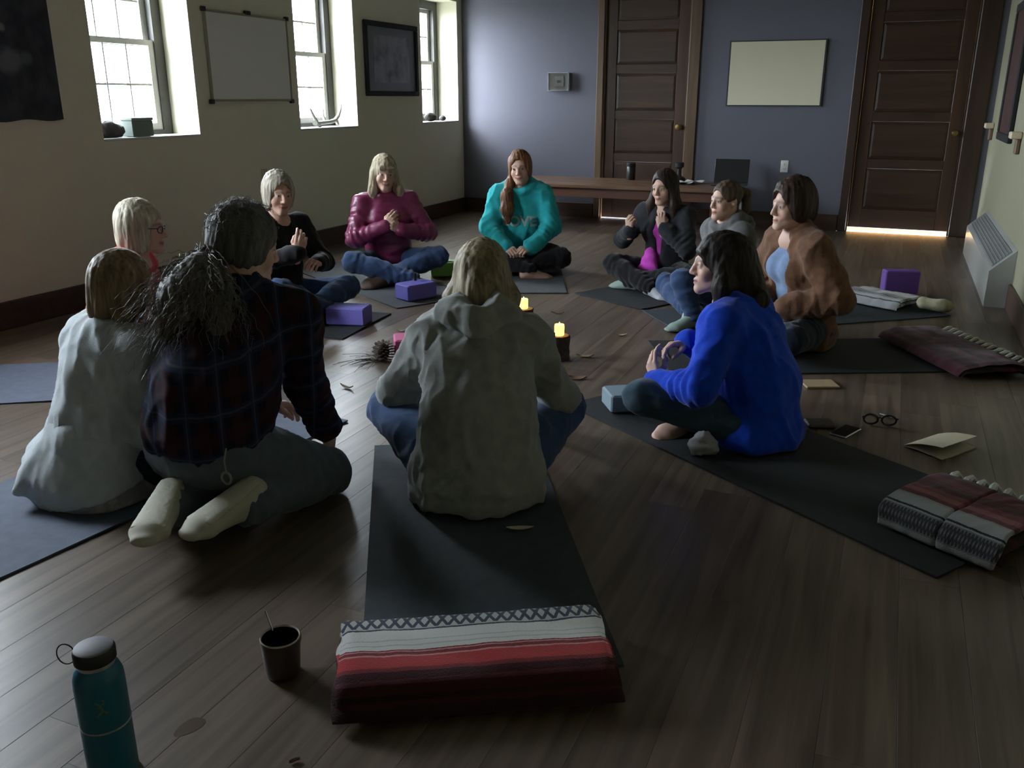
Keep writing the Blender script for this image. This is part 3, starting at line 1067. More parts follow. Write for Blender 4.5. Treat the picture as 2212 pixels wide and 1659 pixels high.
PEOPLE = []
class Person:
    def __init__(s, label, loc, face, scale=1.0, seat=.012, lean=8, neck=0, side=0, twist=0, head=(0, 0, 0), tone='light', hipz=.10, bend=0, shw=.165):
        """face: (x, y) direction on the floor; angles in degrees; head = (yaw to the person's left, nod down, tilt to the right)"""
        s.rz = math.atan2(face[1], face[0]) - math.pi / 2
        s.o = empty('person', (loc[0], loc[1], 0), s.rz, label, 'person')
        s.loc = loc
        PEOPLE.append(s)
        s.k = scale
        s.tone = V3(SKIN[tone])
        k = scale
        s.seat = seat
        s.pel = V3(0, 0, seat + hipz * k)
        lean, side, tw = rad(lean), rad(side), rad(twist)
        R1 = ry(side * .6) @ rx(-lean * .5 + rad(bend) * .0)
        R2 = rzm(tw * .5) @ ry(side) @ rx(-lean)
        R3 = rzm(tw) @ ry(side * 1.1) @ rx(-lean * 1.3 - rad(bend))
        s.R1, s.R2, s.R3 = R1, R2, R3
        s.waist = s.pel + R1 @ V3(0, 0, .17) * k
        s.chest = s.waist + R2 @ V3(0, 0, .17) * k
        s.nb = s.chest + R3 @ V3(0, -.005, .165) * k
        s.sh = {}
        for n, sx in (('R', 1), ('L', -1)):
            s.sh[n] = s.nb + R3 @ V3(sx * shw, .004, -.062) * k
        Rn = rzm(tw) @ rx(-lean * .9 - rad(neck))
        s.nb2 = s.nb
        hy, hp, hr = (rad(a) for a in head)
        s.Rh = rzm(tw + hy) @ rx(-hp) @ ry(hr)
        s.hc = s.nb + Rn @ V3(0, .018, .148) * k
        s.parts = []
        s.hip = {'R': s.pel + V3(.088, .0, -.0) * k, 'L': s.pel + V3(-.088, 0, -.0) * k}
        s.wr, s.el, s.kn, s.an = {}, {}, {}, {}
        s.body = []
        s.feet = {}
    def arm(s, side, wrist, pole, hdir, hnorm, curl=.5, thumb=.5, spread=.05, a=.275, b=.25, hand=True):
        k = s.k
        E, W = ik(s.sh[side], wrist, a * k, b * k, pole)
        s.el[side], s.wr[side] = E, W
        if not hand:
            return s
        y = unit(hdir)
        z = unit(V3(hnorm) - y * (V3(hnorm) @ y))
        x = np.cross(y, z)
        B = np.stack([x, y, z], 1)
        P, Q, C = hand_mesh(side, curl, thumb, spread, tone=s.tone)
        P = (P * k * .96) @ B.T + W
        s.body.append((P, Q, C))
        return s
    def leg(s, side, knee, ankle, toe=None, up=(0, 0, 1)):
        s.kn[side], s.an[side] = V3(knee), V3(ankle)
        s.feet[side] = (toe, up)
        return s
    def obj(s, name, P, Q, mat, C=None, label=None, parent=None):
        o = link_mesh(name, np_mesh(name, P, Q, True, C), mat, parent or s.o)
        if label:
            o['label'] = label
        return o
    # -- body mesh: head, neck, hands and forearms (and bare feet), one mesh
    def make_body(s, smile=.5, lip=None, brow=(.16, .10, .07), barefoot=(), fat=0.0, hs=1.0, res=.0052):
        k = s.k * hs
        neck = s.Rh.T @ (s.nb + V3(0, 0, -.0) - s.hc) / k
        P, Q, C = head_mesh(s.tone, smile, res, neck, lip, brow, fat)
        P = (P * k) @ s.Rh.T + s.hc
        s.hk = k
        s.body.append((P, Q, C))
        t = SDF()
        kk = s.k
        # the trunk and limbs under the clothes join the visible parts
        t.ell(s.pel + V3(0, 0, .02) * kk, V3(.13, .10, .085) * kk, k=.04)
        t.ecap(s.pel, s.waist, s.R1 @ V3(1, 0, 0), (.13 * kk, .09 * kk), (.11 * kk, .08 * kk), .04)
        t.ecap(s.waist, s.chest + s.R3 @ V3(0, 0, .05) * kk, s.R2 @ V3(1, 0, 0), (.11 * kk, .08 * kk), (.125 * kk, .085 * kk), .04)
        t.cap(s.chest + s.R3 @ V3(0, 0, .06), s.nb, .07 * kk, .055 * kk, .04)
        for n in ('R', 'L'):
            t.cap(s.nb + s.R3 @ V3(0, 0, -.06) * kk, s.sh[n], .045 * kk, .042 * kk, .03)
            if n in s.el:
                t.chain([s.sh[n], s.el[n], s.wr[n]], [.042 * kk, .034 * kk, .022 * kk], .02)
            if n in s.kn:
                t.chain([s.hip[n], s.kn[n], s.an[n]], [.07 * kk, .045 * kk, .03 * kk], .02)
            if n in barefoot:
                toe, up = s.feet[n]
                foot_shape(t, s.an[n], toe, up, .232 * kk, kk)
        P, Q = t.mesh(.010)
        s.body.append((P, Q, np.tile(s.tone, (len(P), 1))))
        n0, Ps, Qs, Cs = 0, [], [], []
        for P, Q, C in s.body:
            Ps.append(P); Qs.append(Q + n0); Cs.append(C)
            n0 += len(P)
        s.obj('body', np.concatenate(Ps), np.concatenate(Qs), M['skin'], np.concatenate(Cs))
        return s
    # -- garments
    def top(s, name, mat, loose=.012, bust=1.0, hem=.02, hem_w=1.0, cuff=True, sleeve=1.0, collar=None, hood=None, seed=1, fold=.006, open_front=None,
            cuff_at=1.0, puff=0.0, belly=1.0, res=.0095, label=None, neckhole=True, hemcut=None, C=None, waistband=False):
        k = s.k
        l = loose
        t = SDF()
        X1, X2, X3 = s.R1 @ V3(1, 0, 0), s.R2 @ V3(1, 0, 0), s.R3 @ V3(1, 0, 0)
        base = s.pel + V3(0, -.006, -.06 + hem) * k
        t.ecap(base, s.waist, X1, ((.168 * hem_w) * k + l, (.128 * hem_w) * k + l), (.140 * belly * k + l, .112 * belly * k + l), .05)
        t.ecap(s.waist, s.chest, X2, (.140 * belly * k + l, .112 * belly * k + l), (.150 * k + l, .112 * k + l), .05)
        t.ecap(s.chest, s.chest + s.R3 @ V3(0, -.004, .075) * k, X3, (.150 * k + l, .110 * k + l), (.135 * k + l, .085 * k + l), .05)
        if bust > 0:
            for sx in (1, -1):
                t.ell(s.chest + s.R3 @ V3(sx * .068, .080, .0) * k, V3(.07, .062, .068) * k * bust + l * .6, s.R3, k=.035)
        for n, sx in (('R', 1), ('L', -1)):
            t.cap(s.nb + s.R3 @ V3(sx * .03, -.01, -.035) * k, s.sh[n], .052 * k + l, .052 * k + l, .045)
            if n in s.el:
                S_, E, W = s.sh[n], s.el[n], s.wr[n]
                We = E + (W - E) * cuff_at
                t.cap(S_, E, .053 * k * sleeve + l, .045 * k * sleeve + l, .04)
                t.cap(E, We, .045 * k * sleeve + l, .033 * k * sleeve + l * .9, .025)
                if cuff:
                    d = unit(W - E)
                    t.cap(We - d * .05, We - d * .018, .037 * k * sleeve + l, .034 * k * sleeve + l * .8, .02)
                    t.cap(We - d * .012, We + d * .012, .029 * k + l * .55, None, .006)
        if neckhole:
            t.cap(s.nb + s.R3 @ V3(0, .03, -.01) * k, s.hc, .052 * k, .07 * k, .012, True)
        if collar:
            r, hgt = collar
            ring = []
            for i in range(13):
                a = 2 * math.pi * i / 12
                ring.append(s.nb + s.R3 @ V3(.066 * math.sin(a), .058 * math.cos(a) + .008, .015 - .025 * math.cos(a) + hgt) * k)
            t.chain(ring, [r] * 13, .012)
        if hood:
            hs = hood
            bk = -.118 * belly - l
            pts = []
            for i in range(15):
                a = math.pi * (-.95 + 1.9 * i / 14)
                pts.append(s.nb + s.R3 @ V3(.100 * math.sin(a) * hs, -.082 * math.cos(a) * hs + .012, .012 + .026 * math.cos(a)) * k)
            t.chain(pts, [.026 * k] * 4 + [.036 * k] * 7 + [.026 * k] * 4, .02)
            tip = s.chest + s.R3 @ V3(0, bk - .012, .035) * k
            for sx in (1, -1):
                t.cap(s.nb + s.R3 @ V3(sx * .112, bk * .62, -.015) * k, tip + s.R3 @ V3(sx * .010, 0, 0), .030 * k, .016 * k, .012)
                t.cap(s.nb + s.R3 @ V3(sx * .06, bk * .72, .0) * k, tip + s.R3 @ V3(0, .004, .05) * k, .040 * k, .030 * k, .03)
        if open_front:
            w, zlo = open_front
            a = s.nb + s.R3 @ V3(0, .16, .03) * k
            b = s.waist + s.R2 @ V3(0, .17, zlo) * k
            t.ops.append(('ecap', (a, b, X3, (w * 1.35 * k, .10 * k), (w * .5 * k, .075 * k)), .02, True,
                          np.minimum(a, b) - .25, np.maximum(a, b) + .25))
        if hemcut is not None:
            nn, c = hemcut
            t.cut(nn, c)
        t.cut((0, 0, -1), -s.seat - .004)
        P, Q = t.mesh(res)
        n = vnormals(P, Q)
        # folds: soft drapery plus creases where the sleeves bend
        d = 1.5 * fold * (ridge(P, (4.2, 4.2, 2.4), seed) - .45) + fold * .6 * wav(P, (11, 11, 6), seed + 3) + fold * .55 * (ridge(P, (9, 9, 6), seed + 21) - .4)
        for nm in ('R', 'L'):
            if nm in s.el:
                E = s.el[nm]
                ax = unit(s.wr[nm] - E)
                g = np.exp(-((P - E - ax * .04) ** 2).sum(1) / .085 ** 2)
                d += g * .008 * np.sin((P - E) @ ax * 150 + 3 * wav(P, 5, seed + 9))
                ax2 = unit(E - s.sh[nm])
                g = np.exp(-((P - s.sh[nm] - ax2 * .10) ** 2).sum(1) / .09 ** 2)
                d += g * .003 * np.sin((P - E) @ ax2 * 120 + 4 * wav(P, 5, seed + 5))
        if puff:
            for nm in ('R', 'L'):
                S_, E = s.sh[nm], s.el[nm]
                axs = unit(E - S_)
                u = (P - S_) @ axs
                lat = np.linalg.norm(P - S_ - np.outer(u, axs), axis=1)
                g = np.exp(-(lat / .085) ** 4)
                d += puff * g * (np.abs(np.sin(u * math.pi / .055)) - .6)
            zz = (P - s.pel) @ unit(s.nb - s.pel)
            d += puff * .7 * (np.abs(np.sin(zz * math.pi / .075)) - .6)
        if waistband:
            g = np.exp(-((P[:, 2] - (s.pel[2] + (hem - .05) * k)) / .012) ** 2)
            d -= g * .006
        P = P + n * d[:, None]
        P[:, 2] = np.maximum(P[:, 2], s.seat + .001)
        return s.obj(name, P, Q, mat, None if C is None else C(P), label)
    def trousers(s, mat, loose=.010, seed=3, fold=.005, thigh=1.0, res=.0095, hem=1.0, name='trousers', label=None, flare=1.0, kfold=.005, seatw=.94):
        k = s.k
        t = SDF()
        l = loose
        t.ell(s.pel + V3(0, -.015, .0) * k, V3(.172 * seatw, .135 * seatw, .105) * k + l * .5, k=.05)
        t.ecap(s.pel, s.waist, s.R1 @ V3(1, 0, 0), (.150 * k, .115 * k), (.125 * k, .098 * k), .04)
        for n in ('R', 'L'):
            if n not in s.kn:
                continue
            Hp, K, A = s.hip[n], s.kn[n], s.an[n]
            t.cap(Hp, K, .088 * k * thigh + l, .062 * k + l, .05)
            A2 = K + (A - K) * hem
            t.chain([K, K + (A2 - K) * .35, A2], [.060 * k + l, .058 * k + l, .043 * k * flare + l], .03)
        t.cut((0, 0, -1), -s.seat)
        P, Q = t.mesh(res)
        n_ = vnormals(P, Q)
        d = 1.5 * fold * (ridge(P, (5, 5, 5), seed) - .45) + .5 * fold * (ridge(P, (11, 11, 11), seed + 31) - .4)
        for n in s.kn:
            K = s.kn[n]
            ax = unit(s.an[n] - K)
            g = np.exp(-((P - K) ** 2).sum(1) / .10 ** 2)
            d += g * kfold * np.sin((P - K) @ ax * 110 + 3 * wav(P, 6, seed + 4))
            g = np.exp(-((P - s.an[n]) ** 2).sum(1) / .10 ** 2)
            d += g * kfold * np.sin((P - K) @ ax * 140 + 3 * wav(P, 6, seed + 6))
        P = P + n_ * d[:, None]
        P[:, 2] = np.maximum(P[:, 2], s.seat + .0005)
        return s.obj(name, P, Q, mat, None, label)
    def shoe(s, side, mat, sole=None, r=1.12, name='shoe', label=None, L=.25):
        toe, up = s.feet[side]
        t = SDF()
        foot_shape(t, s.an[side], toe, up, L * s.k, s.k * r)
        lo = min(s.seat, .008)
        t.cut((0, 0, -1), -lo)
        P, Q = t.mesh(.006)
        P[:, 2] = np.maximum(P[:, 2], lo)
        o = s.obj(name, P, Q, mat, None, label)
        if sole is not None:
            u = unit(up)
            q = SDF()
            tt = unit(toe)
            u = unit(u - tt * (u @ tt))
            w = np.cross(tt, u)
            A = s.an[side]
            kk = s.k * r
            q.ecap(A - tt * .05 - u * .066, A + tt * (L - .10) * s.k - u * .070, w, (.030 * kk, .012), (.043 * kk, .012), .02)
            P, Q = q.mesh(.006)
            P[:, 2] = np.maximum(P[:, 2], lo)
            s.obj('sole', P, Q, sole, None, None, o)
        return o
    # -- hair, in head coordinates
    def hair_sdf(s, crown=.012, top=.0, face_cut=(.0, .118, -.045), face_r=(.060, .085, .085)):
        t = SDF()
        t.ell((0, -.018, .034), (.074 + crown, .094 + crown, .083 + crown + top), k=.02)
        return t
    def hair(s, t, col, col2, seed=5, groove=.0035, res=.0065, mat=None, freq=30, cut=True, fz=-.030, fr=(.058, .085, .078), fy=.098, name='hair', label=None, stretch=5, fringe=None, extra=None):
        if cut:
            t.ell((0, fy, fz), fr, k=.012, sub=True)
        if fringe:
            for a in fringe:
                t.cap(*a)
        P, Q = t.mesh(res)
        n_ = vnormals(P, Q)
        d = groove * wav(P, (freq, freq, stretch), seed, 6) + groove * .6 * wav(P, (freq * 2, freq * 2, stretch * 1.4), seed + 1, 6)
        P2 = P + n_ * d[:, None]
        g = np.clip(.5 + .8 * wav(P, (freq * .5, freq * .5, 2.5), seed + 2, 6) + d / groove * .25, 0, 1)[:, None]
        C = V3(col) * (1 - g) + V3(col2) * g
        W = (P2 * s.hk) @ s.Rh.T + s.hc
        if extra is not None:
            W, C = extra(P, W, C)
        return s.obj(name, W, Q, mat or M['hair'], C, label)
    def H(s, *p):
        """head coordinates from a person-frame point"""
        return s.Rh.T @ (V3(*p) - s.hc) / s.hk
    def W_(s, *p):
        return s.Rh @ (V3(*p) * s.hk) + s.hc
    def strands(s, roots, ctrl, col, col2, r=.0011, name='hair_strands', seed=4, parent=None, head=True):
        """thin loose strands; roots (n,3), ctrl(root, rng) -> list of points (head coordinates)"""
        rr = np.random.RandomState(seed)
        Vs, Fs, Cs, n0 = [], [], [], 0
        for p0 in roots:
            pts = np.array(ctrl(p0, rr))
            if head:
                pts = (pts * s.hk) @ s.Rh.T + s.hc
            m = len(pts)
            T = np.gradient(pts, axis=0)
            T /= np.linalg.norm(T, axis=1, keepdims=True) + 1e-9
            a = np.cross(T, V3(.3, .5, .8))
            a /= np.linalg.norm(a, axis=1, keepdims=True) + 1e-9
            b = np.cross(T, a)
            rad_ = r * np.linspace(1, .35, m)[:, None]
            for j in range(3):
                an = 2 * math.pi * j / 3
                Vs.append(pts + (a * math.cos(an) + b * math.sin(an)) * rad_)
            idx = np.arange(m - 1)
            for j in range(3):
                j2 = (j + 1) % 3
                Fs.append(np.stack([n0 + j * m + idx, n0 + j2 * m + idx, n0 + j2 * m + idx + 1, n0 + j * m + idx + 1], 1))
            g = rr.uniform(0, 1)
            Cs.append(np.tile(V3(col) * (1 - g) + V3(col2) * g, (3 * m, 1)))
            n0 += 3 * m
        return s.obj(name, np.concatenate(Vs), np.concatenate(Fs), M['strand'], np.concatenate(Cs), None, parent)

M['hair'] = vcol('hair', .55, .22, streak=HAIR_STREAK)
M['strand'] = vcol('hair_strand', .45, .4)

# ------------------------------------------------------------------ yoga mats
def mat_material(name, col, col2):
    return cloth(name, col, col2, .75, 500, .35, 0.0, .2, .3)
MATS = {
    'slate': mat_material('slate_mat_foam', (.055, .066, .075), (.042, .051, .060)),
    'blue': mat_material('blue_grey_mat_foam', (.12, .145, .20), (.10, .12, .165)),
    'dark': mat_material('charcoal_mat_foam', (.030, .034, .036), (.024, .027, .029)),
    'grey': mat_material('grey_mat_foam', (.10, .105, .11), (.08, .085, .09)),
}
def yoga_mat(corner, d, L, m, label, W=.61, side=1, z=.0005, th=.006, name='yoga_mat'):
    """corner, direction of the long edge, width to the left (side=1) or right"""
    d = Vector((d[0], d[1])).normalized()
    p = Vector((-d.y, d.x)) * side
    mid = Vector(corner) + d * L / 2 + p * W / 2
    rz = math.atan2(d.y, d.x)
    n, k = 24, 9
    mb = MB()
    vs, fs = [], []
    for s in (1, 0):
        for i in range(n + 1):
            for j in range(k + 1):
                u, v = i / n, j / k
                e = max(0, 1 - min(u, 1 - u) * L / .05)
                lift = .002 * e * (1 + math.sin(v * 5 + mid.x * 9)) + .0008 * (1 + math.sin(u * 21 + v * 5))
                vs.append(((u - .5) * L, (v - .5) * W, (th if s else 0) + (lift if s else lift * .9)))
    t = (n + 1) * (k + 1)
    for i in range(n):
        for j in range(k):
            q = (i * (k + 1) + j, (i + 1) * (k + 1) + j, (i + 1) * (k + 1) + j + 1, i * (k + 1) + j + 1)
            fs.append(q)
            fs.append(tuple(t + a for a in reversed(q)))
    for i in range(n):
        for j in (0, k):
            a, b = i * (k + 1) + j, (i + 1) * (k + 1) + j
            fs.append((a, b, t + b, t + a) if j else (b, a, t + a, t + b))
    for j in range(k):
        for i in (0, n):
            a, b = i * (k + 1) + j, i * (k + 1) + j + 1
            fs.append((b, a, t + a, t + b) if i else (a, b, t + b, t + a))
    o = mb.add(vs, fs).build(name, m, None, True)
    o.location = (mid.x, mid.y, z)
    o.rotation_euler = (0, 0, rz)
    return tag(o, label, 'yoga mat', None)
yoga_mat((-.955, 1.385), (-.502, .865), 1.42, MATS['slate'], 'slate yoga mat under the grey sweatshirt woman, striped blanket on its near end', W=.60, side=-1)
yoga_mat((-1.17, 3.35), (.83, -.56), 1.70, MATS['dark'], 'charcoal yoga mat under the woman in the royal blue sweater')
yoga_mat((-2.15, 1.10), (.135, .99), 1.73, MATS['blue'], 'blue-grey yoga mat under the woman in the pale cardigan, left foreground')
yoga_mat((-4.15, 1.93), (.84, .54), 1.72, MATS['blue'], 'blue-grey yoga mat under the woman in the red jacket by the window wall')
yoga_mat((-2.70, 4.49), (-.995, -.09), 1.72, MATS['dark'], 'dark yoga mat under the short-haired woman in black, purple block on its end')
yoga_mat((-2.74, 4.63), (-.86, .51), 1.70, MATS['grey'], 'grey yoga mat under the woman in the maroon quilted jacket', side=-1)
yoga_mat((-1.92, 5.46), (-.38, .925), 1.73, MATS['grey'], 'grey yoga mat under the woman in the turquoise sweatshirt')
yoga_mat((-1.87, 5.48), (.48, .877), 1.73, MATS['dark'], 'dark yoga mat under the woman in the black zip jacket with magenta shirt', side=-1)
yoga_mat((-.96, 4.69), (.79, .61), 1.73, MATS['slate'], 'dark slate yoga mat under the grey-jacketed woman with the brown ponytail', W=.60)
yoga_mat((-1.11, 4.49), (.905, .425), 1.73, MATS['dark'], 'charcoal yoga mat under the woman in the brown fleece jacket', side=-1)

# ------------------------------------------------------------------ yoga blocks
def yoga_block(c, d, col, label, size=(.23, .15, .10), z=.010):
    o = MB().box((-size[0] / 2, -size[1] / 2, 0), (size[0] / 2, size[1] / 2, size[2]), None, .007).build(
        'yoga_block', plain(label.split()[0] + '_block_foam', col, .75, bump=.25, bscale=300, var=.05), None)
    o.location = (c[0], c[1], z)
    o.rotation_euler = (0, 0, math.atan2(d[1], d[0]))
    return tag(o, label, 'yoga block')
PURPLE = (.17, .15, .55)
yoga_block((-2.80, 4.19), (-.97, -.22), PURPLE, 'purple foam yoga block on the dark mat before the orange shoe')
yoga_block((-2.77, 4.93), (.42, .91), PURPLE, 'purple foam yoga block before the maroon jacket, small black tube standing on it')
yoga_block((-2.94, 5.70), (.85, .5), (.20, .46, .10), 'green foam yoga block on the floor between the maroon jacket and the turquoise sweatshirt', z=.010)
yoga_block((-2.13, 3.78), (.85, .53), (.62, .13, .30), 'pink foam yoga block on the floor behind the pine cone', z=.001)
yoga_block((-.90, 3.42), (.84, .54), (.24, .33, .38), 'pale grey-blue foam yoga block at the knee of the blue sweater woman', size=(.23, .15, .075))
yoga_block((.12, 6.33), (.93, .30), (.16, .07, .36), 'purple foam yoga block standing on edge behind the folded white blanket', size=(.22, .10, .15), z=.010)
q = MB().lathe([(.008, 0), (.009, .002), (.009, .045), (.007, .05)], 14).build('lip_balm', M['black'], None, True)
q.location = (-2.80, 4.98, .110)
tag(q, 'small black tube standing on the purple block before the maroon jacket', 'tube')
gp = MB()
vs = [(-.07 + .14 * i / 5, -.04 + .08 * j / 5, .004 * math.sin(i * .9) + .004) for i in range(6) for j in range(6)]
vs += [(x, y, z - .001) for x, y, z in vs]
fs = []
for i in range(5):
    for j in range(5):
        c4 = (i * 6 + j, (i + 1) * 6 + j, (i + 1) * 6 + j + 1, i * 6 + j + 1)
        fs += [c4, tuple(36 + v for v in reversed(c4))]
q = gp.add(vs, fs).build('note_card', plain('pale_green_card', (.62, .74, .52), .7), None, True)
q.location = (-2.94, 5.71, .111)
q.rotation_euler = (0, 0, .5)
tag(q, 'pale note card lying on the green yoga block', 'card')
# ------------------------------------------------------------------ candles on logs
bark = plain('rough_bark', (.075, .055, .042), .95, bump=1.0, bscale=40, var=.5)
endgrain = plain('cut_wood_end', (.34, .22, .11), .8, var=.2, bscale=30)
flame_plastic = glow('warm_candle_glow', (1.0, .56, .12), 3.2)
def log_candle(x, y, h, r, label1, label2, ch=.055, cr=.024, seed=0):
    lg = empty('log_stand', (x, y, 0), 0, label1, 'log')
    rr = np.random.RandomState(seed)
    n, m = 28, 10
    V, F = [], []
    for j in range(m + 1):
        for i in range(n):
            a = 2 * math.pi * i / n
            q = r * (1 + .05 * math.sin(3 * a + seed) + .035 * rr.uniform(-1, 1) + .02 * math.sin(7 * a + j * .6))
            V.append((q * math.cos(a), q * math.sin(a), h * j / m))
    for j in range(m):
        for i in range(n):
            F.append((j * n + i, j * n + (i + 1) % n, (j + 1) * n + (i + 1) % n, (j + 1) * n + i))
    F.append(tuple(reversed(range(n))))
    b = MB().add(V, F).build('bark', bark, lg, True)
    MB().lathe([(r * .93, h - .004), (r * .95, h), (r * .5, h + .0015)], 28).build('cut_face', endgrain, lg)
    cd = empty('candle', (x + .004, y - .006, h + .0015), 0, label2, 'candle')
    c = MB().lathe([(cr * .92, 0), (cr, .003), (cr * 1.03, ch * .8), (cr * .98, ch), (cr * .8, ch - .004), (cr * .75, ch - .010)], 24)
    c.build('wax_shell', flame_plastic, cd, True)
    c = MB().lathe([(.004, ch - .010), (.0055, ch - .004), (.004, ch + .004), (.0006, ch + .012)], 12)
    c.build('flame_tip', glow('flame_tip_glow', (1.0, .66, .22), 9), cd, True)
    pl = bpy.data.lights.new('candle_glow', 'POINT')
    pl.energy = .10
    pl.color = (1, .55, .16)
    pl.shadow_soft_size = .02
    po = bpy.data.objects.new('candle_glow', pl)
    COL.objects.link(po)
    po.parent = cd
    po.location = (0, 0, ch + .03)
log_candle(-1.44, 3.99, .125, .052, 'bark-covered log stump in the centre, right one, under a glowing candle', 'glowing yellow candle on the nearer log stump right of the grey hoodie', seed=1)
log_candle(-1.84, 4.50, .115, .056, 'bark-covered log stump half hidden behind the blonde woman in the grey hoodie', 'glowing yellow candle on the log stump half hidden behind the blonde hair', seed=2)
log_candle(-.105, 1.225, .135, .050, 'bark-covered log stump at the bottom edge below the frame', 'glowing candle tip at the bottom edge of the picture', seed=3, ch=.05)

# ------------------------------------------------------------------ leaves and scraps around the centre
leafm = [plain('dry_leaf_tan', (.42, .33, .20), .8), plain('dry_leaf_pale', (.55, .50, .38), .8), plain('dry_leaf_brown', (.16, .09, .05), .8)]
def leaf(x, y, a, L, m, label, w=.35, curl=.010):
    n = 8
    vs, fs = [], []
    for i in range(n + 1):
        t = i / n
        hw = L * w * .5 * math.sin(math.pi * min(max(t, .02), .98)) ** .8
        for j in (-1, 0, 1):
            vs.append(((t - .5) * L, j * hw, .002 + curl * (2 * t - 1) ** 2 + (.004 if j else 0)))
    for i in range(n):
        for j in range(2):
            fs.append((i * 3 + j, (i + 1) * 3 + j, (i + 1) * 3 + j + 1, i * 3 + j + 1))
    t = len(vs)
    vs += [(p[0], p[1], p[2] - .001) for p in vs]
    fs += [tuple(t + k for k in reversed(f)) for f in fs]
    o = MB().add(vs, fs).build('dry_leaf', m, None, True)
    o.location = (x, y, 0)
    o.rotation_euler = (0, 0, a)
    return tag(o, label, 'leaf', 'dry leaves scattered on the floor')
leaf(-2.16, 3.18, -.1, .075, leafm[1], 'pale curled leaf alone on the floor between plaid shirt and grey hoodie', .3, .014)
leaf(-2.44, 4.16, .4, .05, leafm[1], 'small pale leaf on the floor right of the nearer purple block')
leaf(-1.72, 4.43, .5, .06, leafm[0], 'tan leaf on the floor between the two log stumps')
leaf(-1.33, 4.08, .3, .09, leafm[0], 'tan leaf at the right foot of the nearer log stump')
leaf(-1.52, 3.94, -.7, .06, leafm[1], 'pale leaf at the left foot of the nearer log stump, by the grey sleeve')
leaf(-1.30, 3.60, .6, .07, leafm[0], 'tan leaf on the floor right of the grey hoodie elbow')
leaf(-1.25, 3.72, .2, .09, leafm[2], 'dark brown leaf on the floor just beyond the tan leaf by the grey elbow', .6)
leaf(-1.28, 4.55, .3, .07, leafm[0], 'tan leaf alone on the bare floor right of the nearer candle')
leaf(-1.78, 4.90, .2, .08, leafm[2], 'thin brown leaf on the floor below the turquoise sweatshirt', .2)
leaf(-.91, 2.205, .45, .085, leafm[1], 'pale leaf-shaped scrap on the slate mat behind the seated woman in front', .3, .004)
bpy.data.objects['dry_leaf.009'].location.z = .011
q = leaf(-.95, 1.14, .9, .022, leafm[2], 'tiny dark brown crumb on the floor below the striped blanket', .6, .002)

# pine cone with loose needles
pc = empty('pine_cone', (-2.235, 3.63, 0), 0, 'dark spiky pine cone with long needles on the floor left of the pink block', 'pine cone')
mb = MB()
mb.lathe([(.012, .010), (.028, .03), (.030, .05), (.02, .075), (.004, .09)], 16)
mb.build('core', plain('cone_core', (.04, .028, .018), .9), pc, True)
mb = MB()
for i in range(70):
    t = i / 69
    a = i * 2.399
    r0 = .030 * math.sin(math.pi * (.18 + .72 * t)) + .004
    z = .012 + .075 * t
    e = .4 - t * 1.1
    dx, dy = math.cos(a), math.sin(a)
    u = Vector((dx, dy, -e * .35)).normalized()
    w = Vector((-dy, dx, 0))
    p = Vector((dx * r0 * .5, dy * r0 * .5, z))
    tip = p + u * (r0 * .5 + .022)
    mb.add([p - w * .004, p + w * .004, tip + w * .008, tip - w * .008 + Vector((0, 0, .002)), tip + u * .006 + Vector((0, 0, .004))], [(0, 1, 2, 4, 3)])
    mb.add([p - w * .004 - Vector((0, 0, .002)), p + w * .004 - Vector((0, 0, .002)), tip + w * .008, tip - w * .008], [(3, 2, 1, 0)])
o = mb.build('scales', plain('cone_scale', (.085, .055, .035), .85), pc)
o['kind'] = 'stuff'
mb = MB()
rr = np.random.RandomState(5)
for i in range(26):
    a = rr.uniform(2.2, 4.2) + CAM_YAW
    L = rr.uniform(.10, .24)
    p0 = Vector((rr.uniform(-.03, .03), rr.uniform(-.05, .02), .004))
    p1 = p0 + Vector((math.cos(a) * L * .5, math.sin(a) * L * .5, .010))
    p2 = p0 + Vector((math.cos(a + .2) * L, math.sin(a + .2) * L, .003))
    mb.tube([p0, p1, p2], .0011, 3)
o = mb.build('needles', plain('pine_needle', (.06, .055, .03), .8), pc)
o['kind'] = 'stuff'

# ------------------------------------------------------------------ bottle and mug, foreground left
bt = empty('water_bottle', (-1.262, .985, 0), 0, 'tall teal insulated water bottle with dark lid at the lower left corner', 'water bottle')
mb_, nt, b = new_mat('teal_powder_coat')
b.inputs['Base Color'].default_value = (.010, .135, .205, 1)
b.inputs['Roughness'].default_value = .38
tc = N(nt, 'ShaderNodeTexCoord')
no = N(nt, 'ShaderNodeTexNoise')
no.inputs['Scale'].default_value = 900
nt.links.new(tc.outputs['Object'], no.inputs['Vector'])
bp = N(nt, 'ShaderNodeBump')
bp.inputs['Strength'].default_value = .15
bp.inputs['Distance'].default_value = .001
nt.links.new(no.outputs['Fac'], bp.inputs['Height'])
nt.links.new(bp.outputs['Normal'], b.inputs['Normal'])
MB().lathe([(.042, 0), (.0455, .003), (.0455, .205), (.0445, .222), (.040, .236), (.034, .243), (.033, .246)], 48).build('body', mb_, bt, True)
MB().lathe([(.0458, .118), (.0464, .1185), (.0464, .1215), (.0458, .122)], 48).build('band', M['steel'], bt, True)
MB().lathe([(.033, .244), (.0335, .247), (.0335, .252), (.033, .254)], 40).build('neck_ring', M['steel'], bt, True)
MB().lathe([(.034, .253), (.0375, .256), (.0375, .276), (.035, .280)], 40).build('lid', M['black'], bt, True)
MB().lathe([(.0345, .280), (.0345, .2815), (.031, .2835)], 40).build('lid_disc', plain('grey_lid_disc', (.22, .21, .235), .6), bt, True)
ring = []
for i in range(19):
    a = 2 * math.pi * i / 18
    ring.append((-.050 - .022 + .024 * math.cos(a), -.004 + .006 * math.sin(a), .248 + .017 * math.sin(a)))
